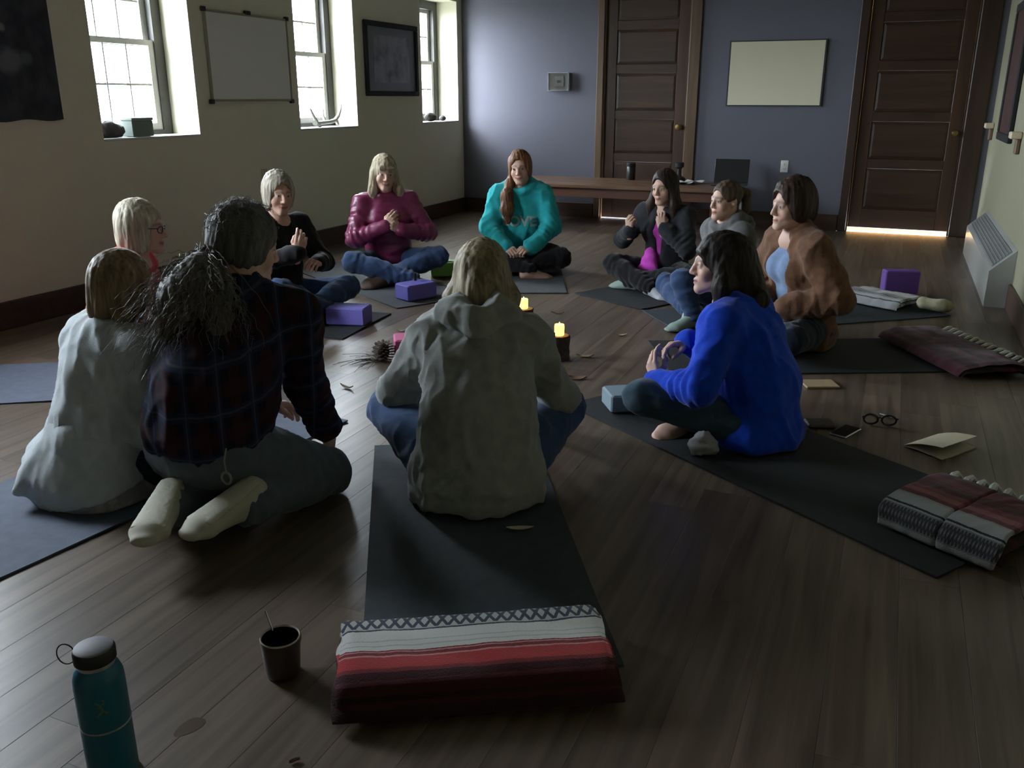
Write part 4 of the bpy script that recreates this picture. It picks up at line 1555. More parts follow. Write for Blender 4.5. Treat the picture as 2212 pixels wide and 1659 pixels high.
MB().tube(ring, .0013, 6).build('carry_loop', plain('dark_wire', (.05, .05, .05), .4, 1.0), bt, True)
# printed leaping-figure emblem, wrapped on the body
em = MB()
def emb(pts, w):
    out = []
    for (u, v) in pts:
        a = CAM_YAW - math.pi / 2 + .42 + u / .0455
        out.append((a, v))
    for (a0, v0), (a1, v1) in zip(out[:-1], out[1:]):
        L = math.hypot((a1 - a0) * .0455, v1 - v0) + 1e-9
        nx, nv = -(v1 - v0) / L * w, (a1 - a0) * .0455 / L * w
        q = []
        for (a, v, s) in ((a0, v0, 1), (a1, v1, 1), (a1, v1, -1), (a0, v0, -1)):
            aa, vv = a + s * nx / .0455, v + s * nv
            q.append((.04575 * math.cos(aa), .04575 * math.sin(aa), vv))
        em.add(q, [(0, 1, 2, 3), (3, 2, 1, 0)])
emb([(-.009, .190), (-.002, .182), (.003, .170), (.010, .163)], .0016)
emb([(-.004, .176), (-.002, .182), (.007, .186)], .0014)
emb([(.003, .170), (-.004, .166), (-.009, .158)], .0016)
emb([(.004, .193), (.0055, .1915), (.004, .190)], .0022)
em.build('emblem', plain('faded_print', (.16, .19, .13), .6), bt)

mg = empty('mug', (-1.146, 1.365, 0), 0, 'dark brown mug of tea with spoon on the floor left of the striped blanket', 'mug')
brown = plain('brown_glaze', (.045, .030, .024), .35)
MB().lathe([(.034, 0), (.037, .003), (.0395, .02), (.0435, .08), (.0445, .097), (.0435, .099), (.0415, .097), (.040, .07), (.038, .03), (.030, .012)], 40).build('body', brown, mg, True)
MB().lathe([(.0446, .0955), (.0449, .0975), (.0435, .0997), (.0412, .0975), (.0412, .0955)], 40).build('rim', plain('pale_rim_glaze', (.45, .42, .40), .2), mg, True)
MB().lathe([(.0405, .080), (.0405, .0805), (.0002, .0806)], 32).build('tea', plain('dark_tea', (.10, .065, .042), .25), mg, True)
hd = []
for i in range(11):
    a = -math.pi * .5 + math.pi * i / 10
    hd.append((.042 + .028 * math.cos(a), 0, .055 + .028 * math.sin(a)))
hm = MB().tube(hd, .0055, 8).build('handle', brown, mg, True)
hm.rotation_euler = (0, 0, 1.62)
sp = empty('teaspoon', (-1.146, 1.365, .03), 0, 'thin metal teaspoon leaning out of the dark brown mug', 'spoon')
MB().tube([(.015, -.01, -.015), (-.030, .014, .062), (-.062, .032, .098)], [.0022, .0018, .0028], 8).build('handle', M['steel'], sp, True)
MB().lathe([(.003, -.004), (.012, 0), (.014, .004), (.010, .010), (.003, .014)], 12, (.016, -.0105)).build('bowl', M['steel'], sp, True).location = (0, 0, -.02)

# stain ring on the boards
m, nt, b = new_mat('coffee_stain')
b.inputs['Base Color'].default_value = (.072, .040, .022, 1)
b.inputs['Roughness'].default_value = .36
st = MB()
vs, fs = [], []
n = 28
for k, (r0, r1) in enumerate(((.0, .030), )):
    vs.append((0, 0, .0006))
    for i in range(n):
        a = 2 * math.pi * i / n
        r = .030 * (1 + .12 * math.sin(2 * a + 1) + .08 * math.sin(3 * a))
        vs.append((r * math.cos(a) * .62, r * math.sin(a) * 1.25, .0006))
    for i in range(n):
        fs.append((0, 1 + i, 1 + (i + 1) % n))
o = st.add(vs, fs).build('spill', m, None)
o.location = (-1.215, 1.14, 0)
o.rotation_euler = (0, 0, -.15)
tag(o, 'brown dried spill mark on the floor boards right of the teal bottle', 'stain')

# ------------------------------------------------------------------ blankets
def stripe_mat(name, stops, zig=None, rough=.95):
    """stripes along the v coordinate of the UV map; zig = (v0, v1, repeat, dark, light)"""
    m, nt, b = new_mat(name)
    uv = N(nt, 'ShaderNodeUVMap')
    sp = N(nt, 'ShaderNodeSeparateXYZ')
    nt.links.new(uv.outputs[0], sp.inputs[0])
    no = N(nt, 'ShaderNodeTexNoise')
    no.inputs['Scale'].default_value = 60
    nt.links.new(uv.outputs[0], no.inputs['Vector'])
    ad = N(nt, 'ShaderNodeMath', operation='MULTIPLY_ADD')
    ad.inputs[1].default_value = .012
    nt.links.new(no.outputs['Fac'], ad.inputs[0])
    nt.links.new(sp.outputs['Y'], ad.inputs[2])
    rp = ramp(nt, stops, 'CONSTANT')
    nt.links.new(ad.outputs[0], rp.inputs[0])
    col = rp.outputs[0]
    if zig:
        for (v0, v1, rep, dark, ph, wd) in zig:
            def mth(op, a, bb=None):
                q = N(nt, 'ShaderNodeMath', operation=op)
                for i, x in enumerate((a, bb)):
                    if x is None: continue
                    if isinstance(x, (int, float)): q.inputs[i].default_value = x
                    else: nt.links.new(x, q.inputs[i])
                return q.outputs[0]
            vv = mth('DIVIDE', mth('SUBTRACT', ad.outputs[0], v0), v1 - v0)
            pp = mth('PINGPONG', mth('ADD', mth('MULTIPLY', sp.outputs['X'], rep), ph), 1.0)
            dd = mth('ABSOLUTE', mth('SUBTRACT', vv, pp))
            line = mth('LESS_THAN', dd, wd)
            inside = mth('MULTIPLY', mth('GREATER_THAN', vv, 0.0), mth('LESS_THAN', vv, 1.0))
            f = mth('MULTIPLY', line, inside)
            mx = N(nt, 'ShaderNodeMix', data_type='RGBA')
            nt.links.new(f, mx.inputs[0])
            nt.links.new(col, mx.inputs[6])
            mx.inputs[7].default_value = (*dark, 1)
            col = mx.outputs[2]
    nt.links.new(col, b.inputs['Base Color'])
    b.inputs['Roughness'].default_value = rough
    b.inputs['Specular IOR Level'].default_value = .1
    b.inputs['Sheen Weight'].default_value = .2
    tc = N(nt, 'ShaderNodeTexCoord')
    n2 = N(nt, 'ShaderNodeTexNoise')
    n2.inputs['Scale'].default_value = 260
    nt.links.new(tc.outputs['Object'], n2.inputs['Vector'])
    bp = N(nt, 'ShaderNodeBump')
    bp.inputs['Strength'].default_value = .6
    bp.inputs['Distance'].default_value = .004
    nt.links.new(n2.outputs['Fac'], bp.inputs['Height'])
    nt.links.new(bp.outputs['Normal'], b.inputs['Normal'])
    return m

def fold_layer(name, prof, L, mat, parent, nx=44, seed=0, amp=.004, th=.012, taper=0.0, du=0.0):
    """a thick cloth sheet following profile prof [(y, z)], extruded along x; v of the UV follows the profile"""
    pr = np.array(prof, float)
    seg = np.linalg.norm(np.diff(pr, axis=0), axis=1)
    s = np.concatenate([[0], np.cumsum(seg)])
    ny = 56
    t = np.linspace(0, s[-1], ny + 1)
    y = np.interp(t, s, pr[:, 0]); z = np.interp(t, s, pr[:, 1])
    for _ in range(3):
        y[1:-1] = (y[:-2] + 2 * y[1:-1] + y[2:]) / 4
        z[1:-1] = (z[:-2] + 2 * z[1:-1] + z[2:]) / 4
    ty, tz = np.gradient(y), np.gradient(z)
    nn = np.stack([-tz, ty], 1) / (np.hypot(ty, tz)[:, None] + 1e-9)
    us = np.linspace(0, 1, nx + 1)
    V, UV = [], []
    for side in (1, 0):
        for i, u in enumerate(us):
            x = (u - .5) * L
            P2 = np.stack([np.full(ny + 1, x), y, z], 1)
            w = amp * (wav(P2, (5, 7, 7), seed, 4) + .6 * wav(P2, (14, 10, 10), seed + 2, 4))
            e = min(u, 1 - u) * L
            rnd = th * .5 * (1 - math.sqrt(max(0, 1 - max(0, 1 - e / (th * .6)) ** 2)))
            off = (w + (th * .5 - rnd if side else -th * .5 + rnd))
            xx = x + .006 * wav(P2, (2, 9, 9), seed + 7, 3) * (1 if u in (0, 1) else .5)
            yy = y + nn[:, 0] * off + du * math.sin(u * 5 + seed)
            zz = z + nn[:, 1] * off
            V.append(np.stack([xx if not np.isscalar(xx) else np.full(ny + 1, xx), yy, np.maximum(zz, .0015)], 1))
            UV.append(np.stack([np.full(ny + 1, u), t / s[-1]], 1))
    V = np.concatenate(V); UV = np.concatenate(UV)
    m = ny + 1
    T = (nx + 1) * m
    F = []
    for i in range(nx):
        for j in range(ny):
            a, b, c, d = i * m + j, (i + 1) * m + j, (i + 1) * m + j + 1, i * m + j + 1
            F.append((a, b, c, d))
            F.append((T + d, T + c, T + b, T + a))
    for i in range(nx):
        a, b = i * m, (i + 1) * m
        F.append((b, a, T + a, T + b))
        a, b = i * m + ny, (i + 1) * m + ny
        F.append((a, b, T + b, T + a))
    for j in range(ny):
        a, b = j, j + 1
        F.append((a, b, T + b, T + a))
        a, b = nx * m + j, nx * m + j + 1
        F.append((b, a, T + a, T + b))
    F = np.array(F)
    me = np_mesh(name, V, F)
    if len(me.loops) == F.size:
        ul = me.uv_layers.new(name='UVMap')
        ul.data.foreach_set('uv', UV[F.ravel()].astype(np.float32).ravel())
    return link_mesh(name, me, mat, parent)

WHITE, GREYW, NAVY, RED, DRED, MAROON, PINK = (.60, .60, .57), (.42, .43, .41), (.035, .045, .075), (.42, .035, .04), (.20, .025, .03), (.055, .012, .018), (.55, .22, .22)
sm = stripe_mat('serape_white_red', [
    (0.0, GREYW), (.022, NAVY), (.032, GREYW), (.225, NAVY), (.243, WHITE), (.36, GREYW), (.375, WHITE), (.42, GREYW), (.43, WHITE), (.475, DRED), (.487, PINK), (.50, DRED), (.53, PINK),
    (.545, RED), (.66, DRED), (.69, MAROON), (.75, (.10, .025, .04)), (.78, MAROON), (.84, (.03, .01, .014)), (.88, MAROON), (.93, (.02, .01, .012))],
    [(.04, .215, 22, NAVY, 0, .17), (.04, .215, 22, NAVY, 1, .17)])
def blanket_root(name, x, y, d, label, z=.007):
    return empty(name, (x, y, z), math.atan2(d[1], d[0]), label, 'blanket')
fb = blanket_root('folded_blanket', -.738, 1.528, (.87, .495), 'folded striped blanket, white with red bands and zigzag border, front centre on the slate mat')
fb.scale = (1, 1, .84)
fold_layer('top_fold', [(.140, .066), (.125, .084), (0, .092), (-.075, .088), (-.108, .076), (-.128, .050), (-.132, .022), (-.125, .010)], .60, sm, fb, seed=3, amp=.0045, th=.016)
sm2 = stripe_mat('serape_under_layers', [(0, WHITE), (.25, GREYW), (.3, WHITE), (.45, RED), (.6, DRED), (.7, MAROON), (.85, (.03, .012, .015))])
fold_layer('middle_fold', [(.140, .030), (.12, .062), (0, .070), (-.09, .064), (-.116, .04), (-.12, .02)], .615, sm2, fb, seed=8, amp=.004, th=.022)
sm3 = stripe_mat('serape_maroon_layers', [(0, MAROON), (.2, DRED), (.26, MAROON), (.5, (.03, .012, .015)), (.7, MAROON), (.8, (.025, .01, .012))])
fold_layer('bottom_fold', [(.150, .012), (.135, .03), (0, .040), (-.12, .034), (-.145, .02), (-.15, .012)], .62, sm3, fb, seed=12, amp=.003, th=.022)

def fringe(parent, x0, x1, y, z, n, L, m, dy=1, seed=0, r=.011):
    rr = np.random.RandomState(seed)
    for i in range(n):
        x = x0 + (x1 - x0) * (i + .5) / n
        p0 = Vector((x, y, z))
        a = rr.uniform(-.5, .5)
        l = L * rr.uniform(.8, 1.15)
        p1 = p0 + Vector((math.sin(a) * l * .5, dy * l * .5, .012))
        p2 = p0 + Vector((math.sin(a + .3) * l, dy * l, -z * .5 + .004))
        MB().tube([p0 - Vector((0, dy * .015, 0)), p0.lerp(p1, .5) + Vector((0, 0, .004)), p1, p1.lerp(p2, .6), p2], [r * .6, r, r * .8, r * 1.05, r * .5], 7).build('tassel', m, parent, True)
tassel = plain('grey_white_yarn', (.60, .60, .55), .95, bump=.6, bscale=200)
mw = stripe_mat('maroon_serape', [(0, (.30, .30, .29)), (.06, (.09, .02, .03)), (.2, (.15, .03, .045)), (.3, (.08, .018, .026)), (.45, (.17, .04, .055)), (.53, (.26, .09, .10)), (.60, (.13, .03, .04)), (.66, (.30, .31, .32)),
                                    (.68, (.36, .38, .41)), (.79, (.03, .035, .055)), (.805, (.36, .38, .41)), (.82, (.20, .21, .23)), (.96, (.34, .35, .37))],
                  [(.83, .95, 17, (.06, .065, .08), 0, .25), (.83, .95, 17, (.06, .065, .08), 1, .25)])
b2 = blanket_root('folded_blanket', .325, 2.715, (.85, -.52), 'folded maroon blanket with white patterned band and tassels, right of the blue sweater')
fold_layer('top_fold', [(.175, .06), (.165, .085), (.10, .092), (0, .094), (-.09, .093), (-.135, .085), (-.165, .06), (-.175, .03), (-.172, .012)], .185, mw, b2, seed=4, amp=.0045, th=.016).location = (-.092, 0, 0)
fold_layer('top_fold', [(.175, .06), (.165, .085), (.10, .092), (0, .094), (-.09, .093), (-.135, .085), (-.165, .06), (-.175, .03), (-.172, .012)], .17, mw, b2, seed=5, amp=.0045, th=.016).location = (.088, 0, 0)
fold_layer('bottom_fold', [(.17, .015), (.16, .05), (0, .056), (-.14, .052), (-.16, .02)], .36, sm3, b2, seed=6, amp=.003, th=.03)
fringe(b2, -.17, .17, .172, .075, 8, .075, tassel, 1, 2, .013)
dk = stripe_mat('dark_maroon_serape', [(0, (.12, .03, .04)), (.15, (.07, .018, .028)), (.3, (.10, .03, .045)), (.4, (.05, .014, .022)), (.55, (.11, .035, .05)), (.7, (.04, .014, .02)), (.85, (.07, .02, .03))])
b3 = blanket_root('folded_blanket', .36, 4.78, (.50, -.866), 'folded dark maroon blanket with white tassels on the end of the brown fleece woman\'s mat')
fold_layer('top_fold', [(.17, .02), (.16, .05), (.10, .062), (0, .064), (-.10, .060), (-.16, .04), (-.18, .014)], .72, dk, b3, seed=14, amp=.005, th=.016)
fold_layer('bottom_fold', [(.16, .012), (.15, .03), (0, .034), (-.15, .030), (-.17, .012)], .73, sm3, b3, seed=16, amp=.003, th=.018)
fringe(b3, -.33, .33, .165, .052, 14, .07, tassel, 1, 5, .012)
wg = stripe_mat('white_grey_blanket', [(0, (.50, .50, .46)), (.15, (.33, .33, .33)), (.2, (.5, .5, .47)), (.45, (.22, .22, .23)), (.60, (.05, .055, .07)), (.63, (.30, .31, .33)), (.72, (.55, .57, .60)), (.82, (.10, .11, .13)), (.85, (.55, .57, .6))])
b4 = blanket_root('folded_blanket', .0, 5.93, (.86, -.51), 'folded white and grey striped blanket on the far mat end before the standing purple block')
fold_layer('top_fold', [(.17, .03), (.15, .055), (0, .062), (-.09, .058), (-.13, .04), (-.145, .012)], .42, wg, b4, seed=24, amp=.005, th=.016)
fold_layer('bottom_fold', [(.15, .012), (.14, .03), (0, .034), (-.12, .028), (-.13, .010)], .41, wg, b4, seed=26, amp=.003, th=.018)
s = SDF()
s.ecap((-.055, 0, .045), (.055, .01, .042), (0, 1, 0), (.07, .036), (.065, .034), .02)
s.cap((.05, -.02, .045), (.085, .02, .04), .035, .03, .03)
P_, Q_ = s.mesh(.008)
P_ = surf(P_, Q_, .006 * wav(P_, (9, 9, 9), 31))
P_[:, 2] = np.maximum(P_[:, 2], .001)
o = link_mesh('rolled_cloth', np_mesh('rolled_cloth', P_, Q_), cloth('cream_cloth', (.46, .44, .30), (.36, .34, .23)))
o.location = (.31, 5.81, .010)
o.rotation_euler = (0, 0, -.2)
tag(o, 'rolled cream cloth at the right end of the white and grey blanket', 'cloth')
# blanket under the woman in turquoise
st2 = stripe_mat('red_white_blue_blanket', [(0, (.35, .05, .06)), (.35, (.20, .03, .04)), (.5, (.62, .63, .66)), (.62, (.25, .28, .40)), (.7, (.60, .62, .68)), (.85, (.2, .22, .33))])
b5 = blanket_root('folded_blanket', -2.60, 6.12, (-.96, -.28), 'folded red, white and blue blanket under the turquoise sweatshirt woman')
b5.scale = (1, 1, .72)
fold_layer('top_fold', [(-.14, .035), (-.12, .050), (0, .052), (.12, .050), (.15, .035), (.155, .012)], .74, st2, b5, seed=33, amp=.0035, th=.014)
fold_layer('bottom_fold', [(-.14, .012), (-.12, .026), (0, .028), (.12, .026), (.15, .010)], .73, st2, b5, seed=35, amp=.002, th=.016)

# ------------------------------------------------------------------ small things right of the blue sweater
wl = box_obj('wallet', (-.055, -.045, 0), (.055, .045, .016), plain('dark_leather', (.035, .022, .018), .5, bump=.3, bscale=120), None, .006)
wl.location = (-.155, 3.515, .001); wl.rotation_euler = (0, 0, .35)
tag(wl, 'dark leather wallet on the floor nearest the blue sweater', 'wallet')
ph = empty('phone', (-.055, 3.475, .001), math.atan2(.12, .05), 'dark-screened phone with silver edge on the floor next to the wallet', 'phone')
box_obj('case', (-.068, -.034, 0), (.068, .034, .007), M['steel'], ph, .003)
box_obj('screen', (-.064, -.0305, .0068), (.064, .0305, .0078), plain('dark_glass', (.012, .012, .014), .08), ph)
gl = empty('eyeglasses', (.065, 3.61, .001), .15, 'dark folded eyeglasses on the floor behind the phone', 'eyeglasses')
fr = plain('dark_frame', (.02, .018, .018), .35)
for sx in (-1, 1):
    ring = [(sx * .034 + .027 * math.cos(2 * math.pi * i / 16), 0, .024 + .020 * math.sin(2 * math.pi * i / 16)) for i in range(17)]
    MB().tube(ring, .0042, 6).build('rim', fr, gl, True)
    MB().tube([(sx * .064, 0, .030), (sx * .066, .006, .030), (sx * .03, .10, .010), (sx * .02, .13, .004)], .0042, 6).build('temple', fr, gl, True)
    MB().lathe([(.025, -.0006), (.0255, 0), (.025, .0006)], 20).build('lens', M['pane'], gl, True).matrix_local = Matrix.Translation((sx * .034, 0, .024)) @ Matrix.Rotation(math.pi / 2, 4, 'X') @ Matrix.Scale(.78, 4, (0, 1, 0))
MB().tube([(-.008, 0, .030), (0, 0, .033), (.008, 0, .030)], .0026, 6).build('bridge', fr, gl, True)
def curved_sheet(name, pts, depth, mat, parent, th=.0012):
    vs = []
    for (x, z) in pts:
        vs += [(x, 0, z), (x, depth, z)]
    n = len(pts)
    vs += [(x, y, z - th) for x, y, z in vs]
    t = 2 * n
    fs = []
    for i in range(n - 1):
        a, b, c, d = 2 * i, 2 * i + 2, 2 * i + 3, 2 * i + 1
        fs += [(a, b, c, d), (t + d, t + c, t + b, t + a), (b, a, t + a, t + b), (d, c, t + c, t + d)]
    fs += [(0, 1, t + 1, t), (t - 1, t - 2, 2 * t - 2, 2 * t - 1)]
    return MB().add(vs, fs).build(name, mat, parent, True)
nb = empty('notebook', (.155, 3.40, .001), math.atan2(-.09, .13), 'open cream-paged notebook lying tented on the floor at the far right', 'notebook')
paper = plain('cream_paper', (.60, .54, .40), .85)
curved_sheet('lower_pages', [(0, .006), (.05, .010), (.10, .008), (.155, .004)], .215, plain('cream_pages', (.50, .46, .36), .85), nb, .004)
curved_sheet('upper_page', [(.0, .008), (.03, .022), (.07, .036), (.12, .045), (.15, .048)], .215, paper, nb)
bk = box_obj('booklet', (-.075, -.055, 0), (.075, .055, .010), plain('tan_booklet', (.36, .26, .15), .7), None, .002)
bk.location = (-.20, 4.06, .001); bk.rotation_euler = (0, 0, .43)
tag(bk, 'small tan booklet on the floor right of the blue sweater', 'booklet')
s = SDF()
s.ell((0, 0, .045), (.040, .032, .045), k=.02); s.ell((.02, .01, .03), (.035, .03, .03), k=.02); s.ell((-.02, -.005, .03), (.03, .03, .028), k=.02)
P_, Q_ = s.mesh(.006)
P_ = surf(P_, Q_, .007 * wav(P_, 28, 41) + .004 * ridge(P_, 30, 42))
P_[:, 2] = np.maximum(P_[:, 2], .001)
o = link_mesh('crumpled_cloth', np_mesh('crumpled_cloth', P_, Q_), plain('pale_grey_cloth', (.33, .33, .34), .9))
o.location = (-.525, 3.01, .010)
tag(o, 'crumpled pale grey cloth at the hip of the blue sweater woman', 'cloth')

# ------------------------------------------------------------------ on the window sills
SZ = WZ0 + .006
s = SDF()
s.ell((0, 0, .05), (.05, .075, .055), k=.02); s.ell((.01, .05, .035), (.045, .06, .04), k=.02); s.ell((0, -.05, .04), (.04, .05, .045), k=.02)
P_, Q_ = s.mesh(.008)
P_ = surf(P_, Q_, .012 * wav(P_, 14, 51) + .005 * wav(P_, 40, 52))
P_[:, 2] = np.maximum(P_[:, 2], .0)
o = link_mesh('dark_rock', np_mesh('dark_rock', P_, Q_), plain('dark_stone', (.06, .05, .055), .9))
o.location = (-4.62, 4.34, SZ); tag(o, 'rough dark rock at the left end of the nearest window sill', 'rock')
bx = empty('small_box', (-4.60, 4.56, SZ), 0, 'grey-green box standing on the nearest window sill', 'box')
box_obj('body', (-.05, -.09, 0), (.05, .09, .10), plain('grey_green_card', (.20, .25, .22), .7), bx, .003)
box_obj('lid', (-.053, -.093, .10), (.053, .093, .118), plain('grey_green_lid', (.24, .29, .26), .7), bx, .003)
an = MB()
def ant(pts, rs): an.tube(pts, rs, 10)
ant([(0, -.20, .035), (-.02, -.16, .03), (0, -.08, .035), (.01, .02, .04), (0, .10, .05), (-.01, .17, .085), (-.01, .215, .145), (-.01, .235, .20)], [.022, .018, .016, .017, .018, .015, .010, .003])
ant([(0, -.16, .03), (-.01, -.19, .08), (-.01, -.225, .13), (-.01, -.25, .16)], [.016, .014, .009, .003])
ant([(0, -.05, .035), (-.03, -.03, .09), (-.04, -.015, .15), (-.04, -.005, .20)], [.014, .011, .007, .002])
ant([(0, -.17, .03), (.02, -.16, .01), (.03, -.15, .012)], [.018, .016, .010])
ant([(.0, .12, .05), (.01, .13, .015)], [.016, .012])
o = an.build('antler', plain('bleached_bone', (.58, .57, .52), .45), None, True)
o.location = (-4.60, 6.74, SZ); tag(o, 'bleached white antler lying on the middle window sill', 'antler')
for k, (y, r, lab) in enumerate(((8.62, .075, 'larger dark round stone on the far window sill'), (8.90, .045, 'smaller dark stone at the right of the far window sill'))):
    s = SDF(); s.ell((0, 0, r * .6), (r * .8, r, r * .62), k=.02)
    P_, Q_ = s.mesh(.008)
    P_ = surf(P_, Q_, .006 * wav(P_, 12, 60 + k)); P_[:, 2] = np.maximum(P_[:, 2], 0)
    o = link_mesh('sill_stone', np_mesh('sill_stone', P_, Q_), plain('dark_sill_stone_%d' % k, (.05, .045, .04), .9))
    o.location = (-4.60, y, SZ); tag(o, lab, 'stone')

# ------------------------------------------------------------------ clothes
C_ = {}
C_['red'] = cloth('red_knit', (.56, .055, .085), (.45, .04, .06))
C_['cardigan'] = cloth('pale_grey_knit', (.60, .65, .67), (.52, .57, .59), weave=260, bump=.4)
C_['black'] = cloth('black_jersey', (.014, .014, .016), (.010, .010, .012))
C_['maroon'] = cloth('maroon_quilt', (.235, .035, .105), (.19, .025, .08), .38, 300, .1, .0, .1, .5)
C_['teal'] = cloth('turquoise_fleece', (.03, .44, .47), (.022, .37, .40))
C_['charcoal'] = cloth('charcoal_jersey', (.032, .034, .040), (.025, .027, .032))
C_['magenta'] = cloth('magenta_jersey', (.62, .08, .55), (.52, .06, .45))
C_['heather'] = cloth('heather_grey_fleece', (.15, .15, .15), (.11, .11, .11), mottle=.2)
C_['brown'] = cloth('brown_fleece', (.17, .085, .048), (.125, .062, .035), weave=160, bump=.7)
C_['blue_tee'] = cloth('blue_grey_jersey', (.19, .27, .42), (.16, .23, .37))
C_['royal'] = cloth('royal_blue_knit', (.008, .06, .55), (.006, .045, .45), weave=240, bump=.4)
C_['grey_hood'] = cloth('grey_sweatshirt_fleece', (.29, .30, .28), (.24, .25, .235))
C_['jeans'] = cloth('blue_denim', (.045, .085, .18), (.030, .055, .125), mottle=.25)
C_['jeans_grey'] = cloth('faded_grey_denim', (.12, .145, .17), (.09, .11, .13), mottle=.25)
C_['jeans_dark'] = cloth('dark_denim', (.018, .025, .045), (.012, .017, .030), mottle=.25)
C_['jeans_teal'] = cloth('washed_denim', (.045, .085, .115), (.03, .058, .08), mottle=.25)
C_['leggings'] = cloth('black_leggings', (.012, .012, .014), (.009, .009, .011))
C_['boot'] = plain('brown_boot', (.075, .048, .035), .7, bump=.2, bscale=90)
C_['sneaker'] = plain('pale_grey_sneaker', (.40, .42, .46), .6)
C_['sage'] = plain('sage_sneaker', (.22, .30, .26), .6)
C_['canvas'] = plain('cream_canvas_shoe', (.50, .48, .38), .8)
C_['cream_sole'] = plain('cream_rubber_sole', (.56, .54, .43), .75, bump=.5, bscale=45, var=.08)
# plaid
m, nt, b = new_mat('navy_plaid_flannel')
tc = N(nt, 'ShaderNodeTexCoord')
sp = N(nt, 'ShaderNodeSeparateXYZ')
nt.links.new(tc.outputs['Object'], sp.inputs[0])
def mnode(op, a, bb=None, cc=None):
    q = N(nt, 'ShaderNodeMath', operation=op)
    for i, x in enumerate((a, bb, cc)):
        if x is None: continue
        if isinstance(x, (int, float)): q.inputs[i].default_value = x
        else: nt.links.new(x, q.inputs[i])
    return q.outputs[0]
def band(co, per, off, w):
    return mnode('LESS_THAN', mnode('PINGPONG', mnode('ADD', co, off), per / 2), w)
xs = mnode('ADD', sp.outputs['X'], mnode('MULTIPLY', sp.outputs['Y'], .75))
zs = mnode('ADD', sp.outputs['Z'], mnode('MULTIPLY', sp.outputs['Y'], -.25))
col = None
layers = [((.013, .014, .026), None), ((.045, .017, .021), band(xs, .12, .0, .020)), ((.045, .017, .021), band(zs, .12, .02, .020)), ((.022, .034, .075), band(xs, .12, .06, .012)), ((.022, .034, .075), band(zs, .12, .08, .012)),
          ((.075, .07, .09), band(xs, .12, .06, .0025)), ((.075, .07, .09), band(zs, .12, .08, .0025))]
for c, f in layers:
    if f is None:
        rgb = N(nt, 'ShaderNodeRGB'); rgb.outputs[0].default_value = (*c, 1); col = rgb.outputs[0]; continue
    mx = N(nt, 'ShaderNodeMix', data_type='RGBA')
    nt.links.new(mnode('MULTIPLY', f, .7), mx.inputs[0])
    nt.links.new(col, mx.inputs[6]); mx.inputs[7].default_value = (*c, 1)
    col = mx.outputs[2]
nt.links.new(col, b.inputs['Base Color'])
b.inputs['Roughness'].default_value = .9
b.inputs['Specular IOR Level'].default_value = .1
C_['plaid'] = m

def crossed_legs(p, kr=(.32, .27, .15), kl=(-.32, .27, .15), ar=(-.09, .36, .065), al=(.10, .30, .075), tr=(-.9, -.25, -.05), tl=(.9, -.2, -.05)):
    p.leg('R', kr, ar, tr, (.1, .35, .9))
    p.leg('L', kl, al, tl, (-.1, .35, .9))

def bob(t, z1=-.115, wide=.062, r=.028, back=.045, front=-.005, bk=-.07):
    for sx in (1, -1):
        t.ell((sx * wide, front, -.035), (r, .066, -z1 * .92), k=.03)
    t.ell((0, bk, -.035), (.070, back, -z1 * .95), k=.03)
    t.cut((0, .12, -1), -z1, .02)
    return t

# --- woman in the red jacket, by the window wall
p = Person('woman with sleek pale blonde bob, glasses and red jacket beside the window wall', (-3.20, 2.875), (.84, .54), .955, lean=17, head=(-6, 6, 0), tone='light')
crossed_legs(p)
p.arm('L', (-.16, .26, .27), (-.8, -.3, -.3), (.4, 1, -.2), (0, 0, 1), .45)
p.arm('R', (.07, .30, .30), (.8, -.4, -.4), (-.5, 1, .15), (.3, .2, 1), .5)
p.make_body(.3)
p.top('jacket', C_['red'], .022, seed=11)
p.trousers(C_['jeans_dark'], seed=12)
t = p.hair_sdf(.012, .004)
bob(t, -.118, .060, .030)
p.hair(t, (.64, .58, .45), (.44, .38, .27), 21, fy=.112, fr=(.066, .085, .085), fz=-.03)
def glasses(p, col=(.03, .02, .02)):
    s = MB()
    for sx in (-1, 1):
        s.tube([p.W_(sx * .031 + .022 * math.cos(a), .1005 - .012 * abs(math.cos(a)) * (1 if math.cos(a) * sx > 0 else .2), .0 + .016 * math.sin(a)) for a in np.linspace(0, 2 * math.pi, 17)], .0022, 6)
        s.tube([p.W_(sx * .053, .088, .006), p.W_(sx * .072, .06, .007), p.W_(sx * .080, -.005, .006)], .002, 6)
    s.tube([p.W_(-.009, .1, .004), p.W_(0, .104, .006), p.W_(.009, .1, .004)], .002, 6)
    return s.build('glasses', plain('glasses_frame', col, .35), p.o, True)
glasses(p)

# --- woman in the pale cardigan, left foreground, back to the camera
p = Person('woman with brown-blonde bob and long pale grey cardigan seen from behind, left foreground', (-2.305, 1.955), (.16, .985), .905, lean=15, side=2, head=(-8, 14, 0), tone='light', hipz=.09)
crossed_legs(p, (.33, .27, .15), (-.33, .27, .15))
p.arm('L', (-.14, .30, .22), (-.8, -.3, -.2), (.5, 1, -.2), (0, 0, 1), .45)
p.arm('R', (.11, .30, .22), (.3, -.8, -.4), (-.5, 1, -.1), (0, 0, 1), .45)
p.make_body(.3)
def cardigan_cut(p):
    pass
cd_ = p.top('cardigan', C_['cardigan'], .026, bust=.9, hem=.06, hem_w=1.10, seed=15, fold=.010, belly=1.12)
p.trousers(C_['jeans_dark'], seed=16)
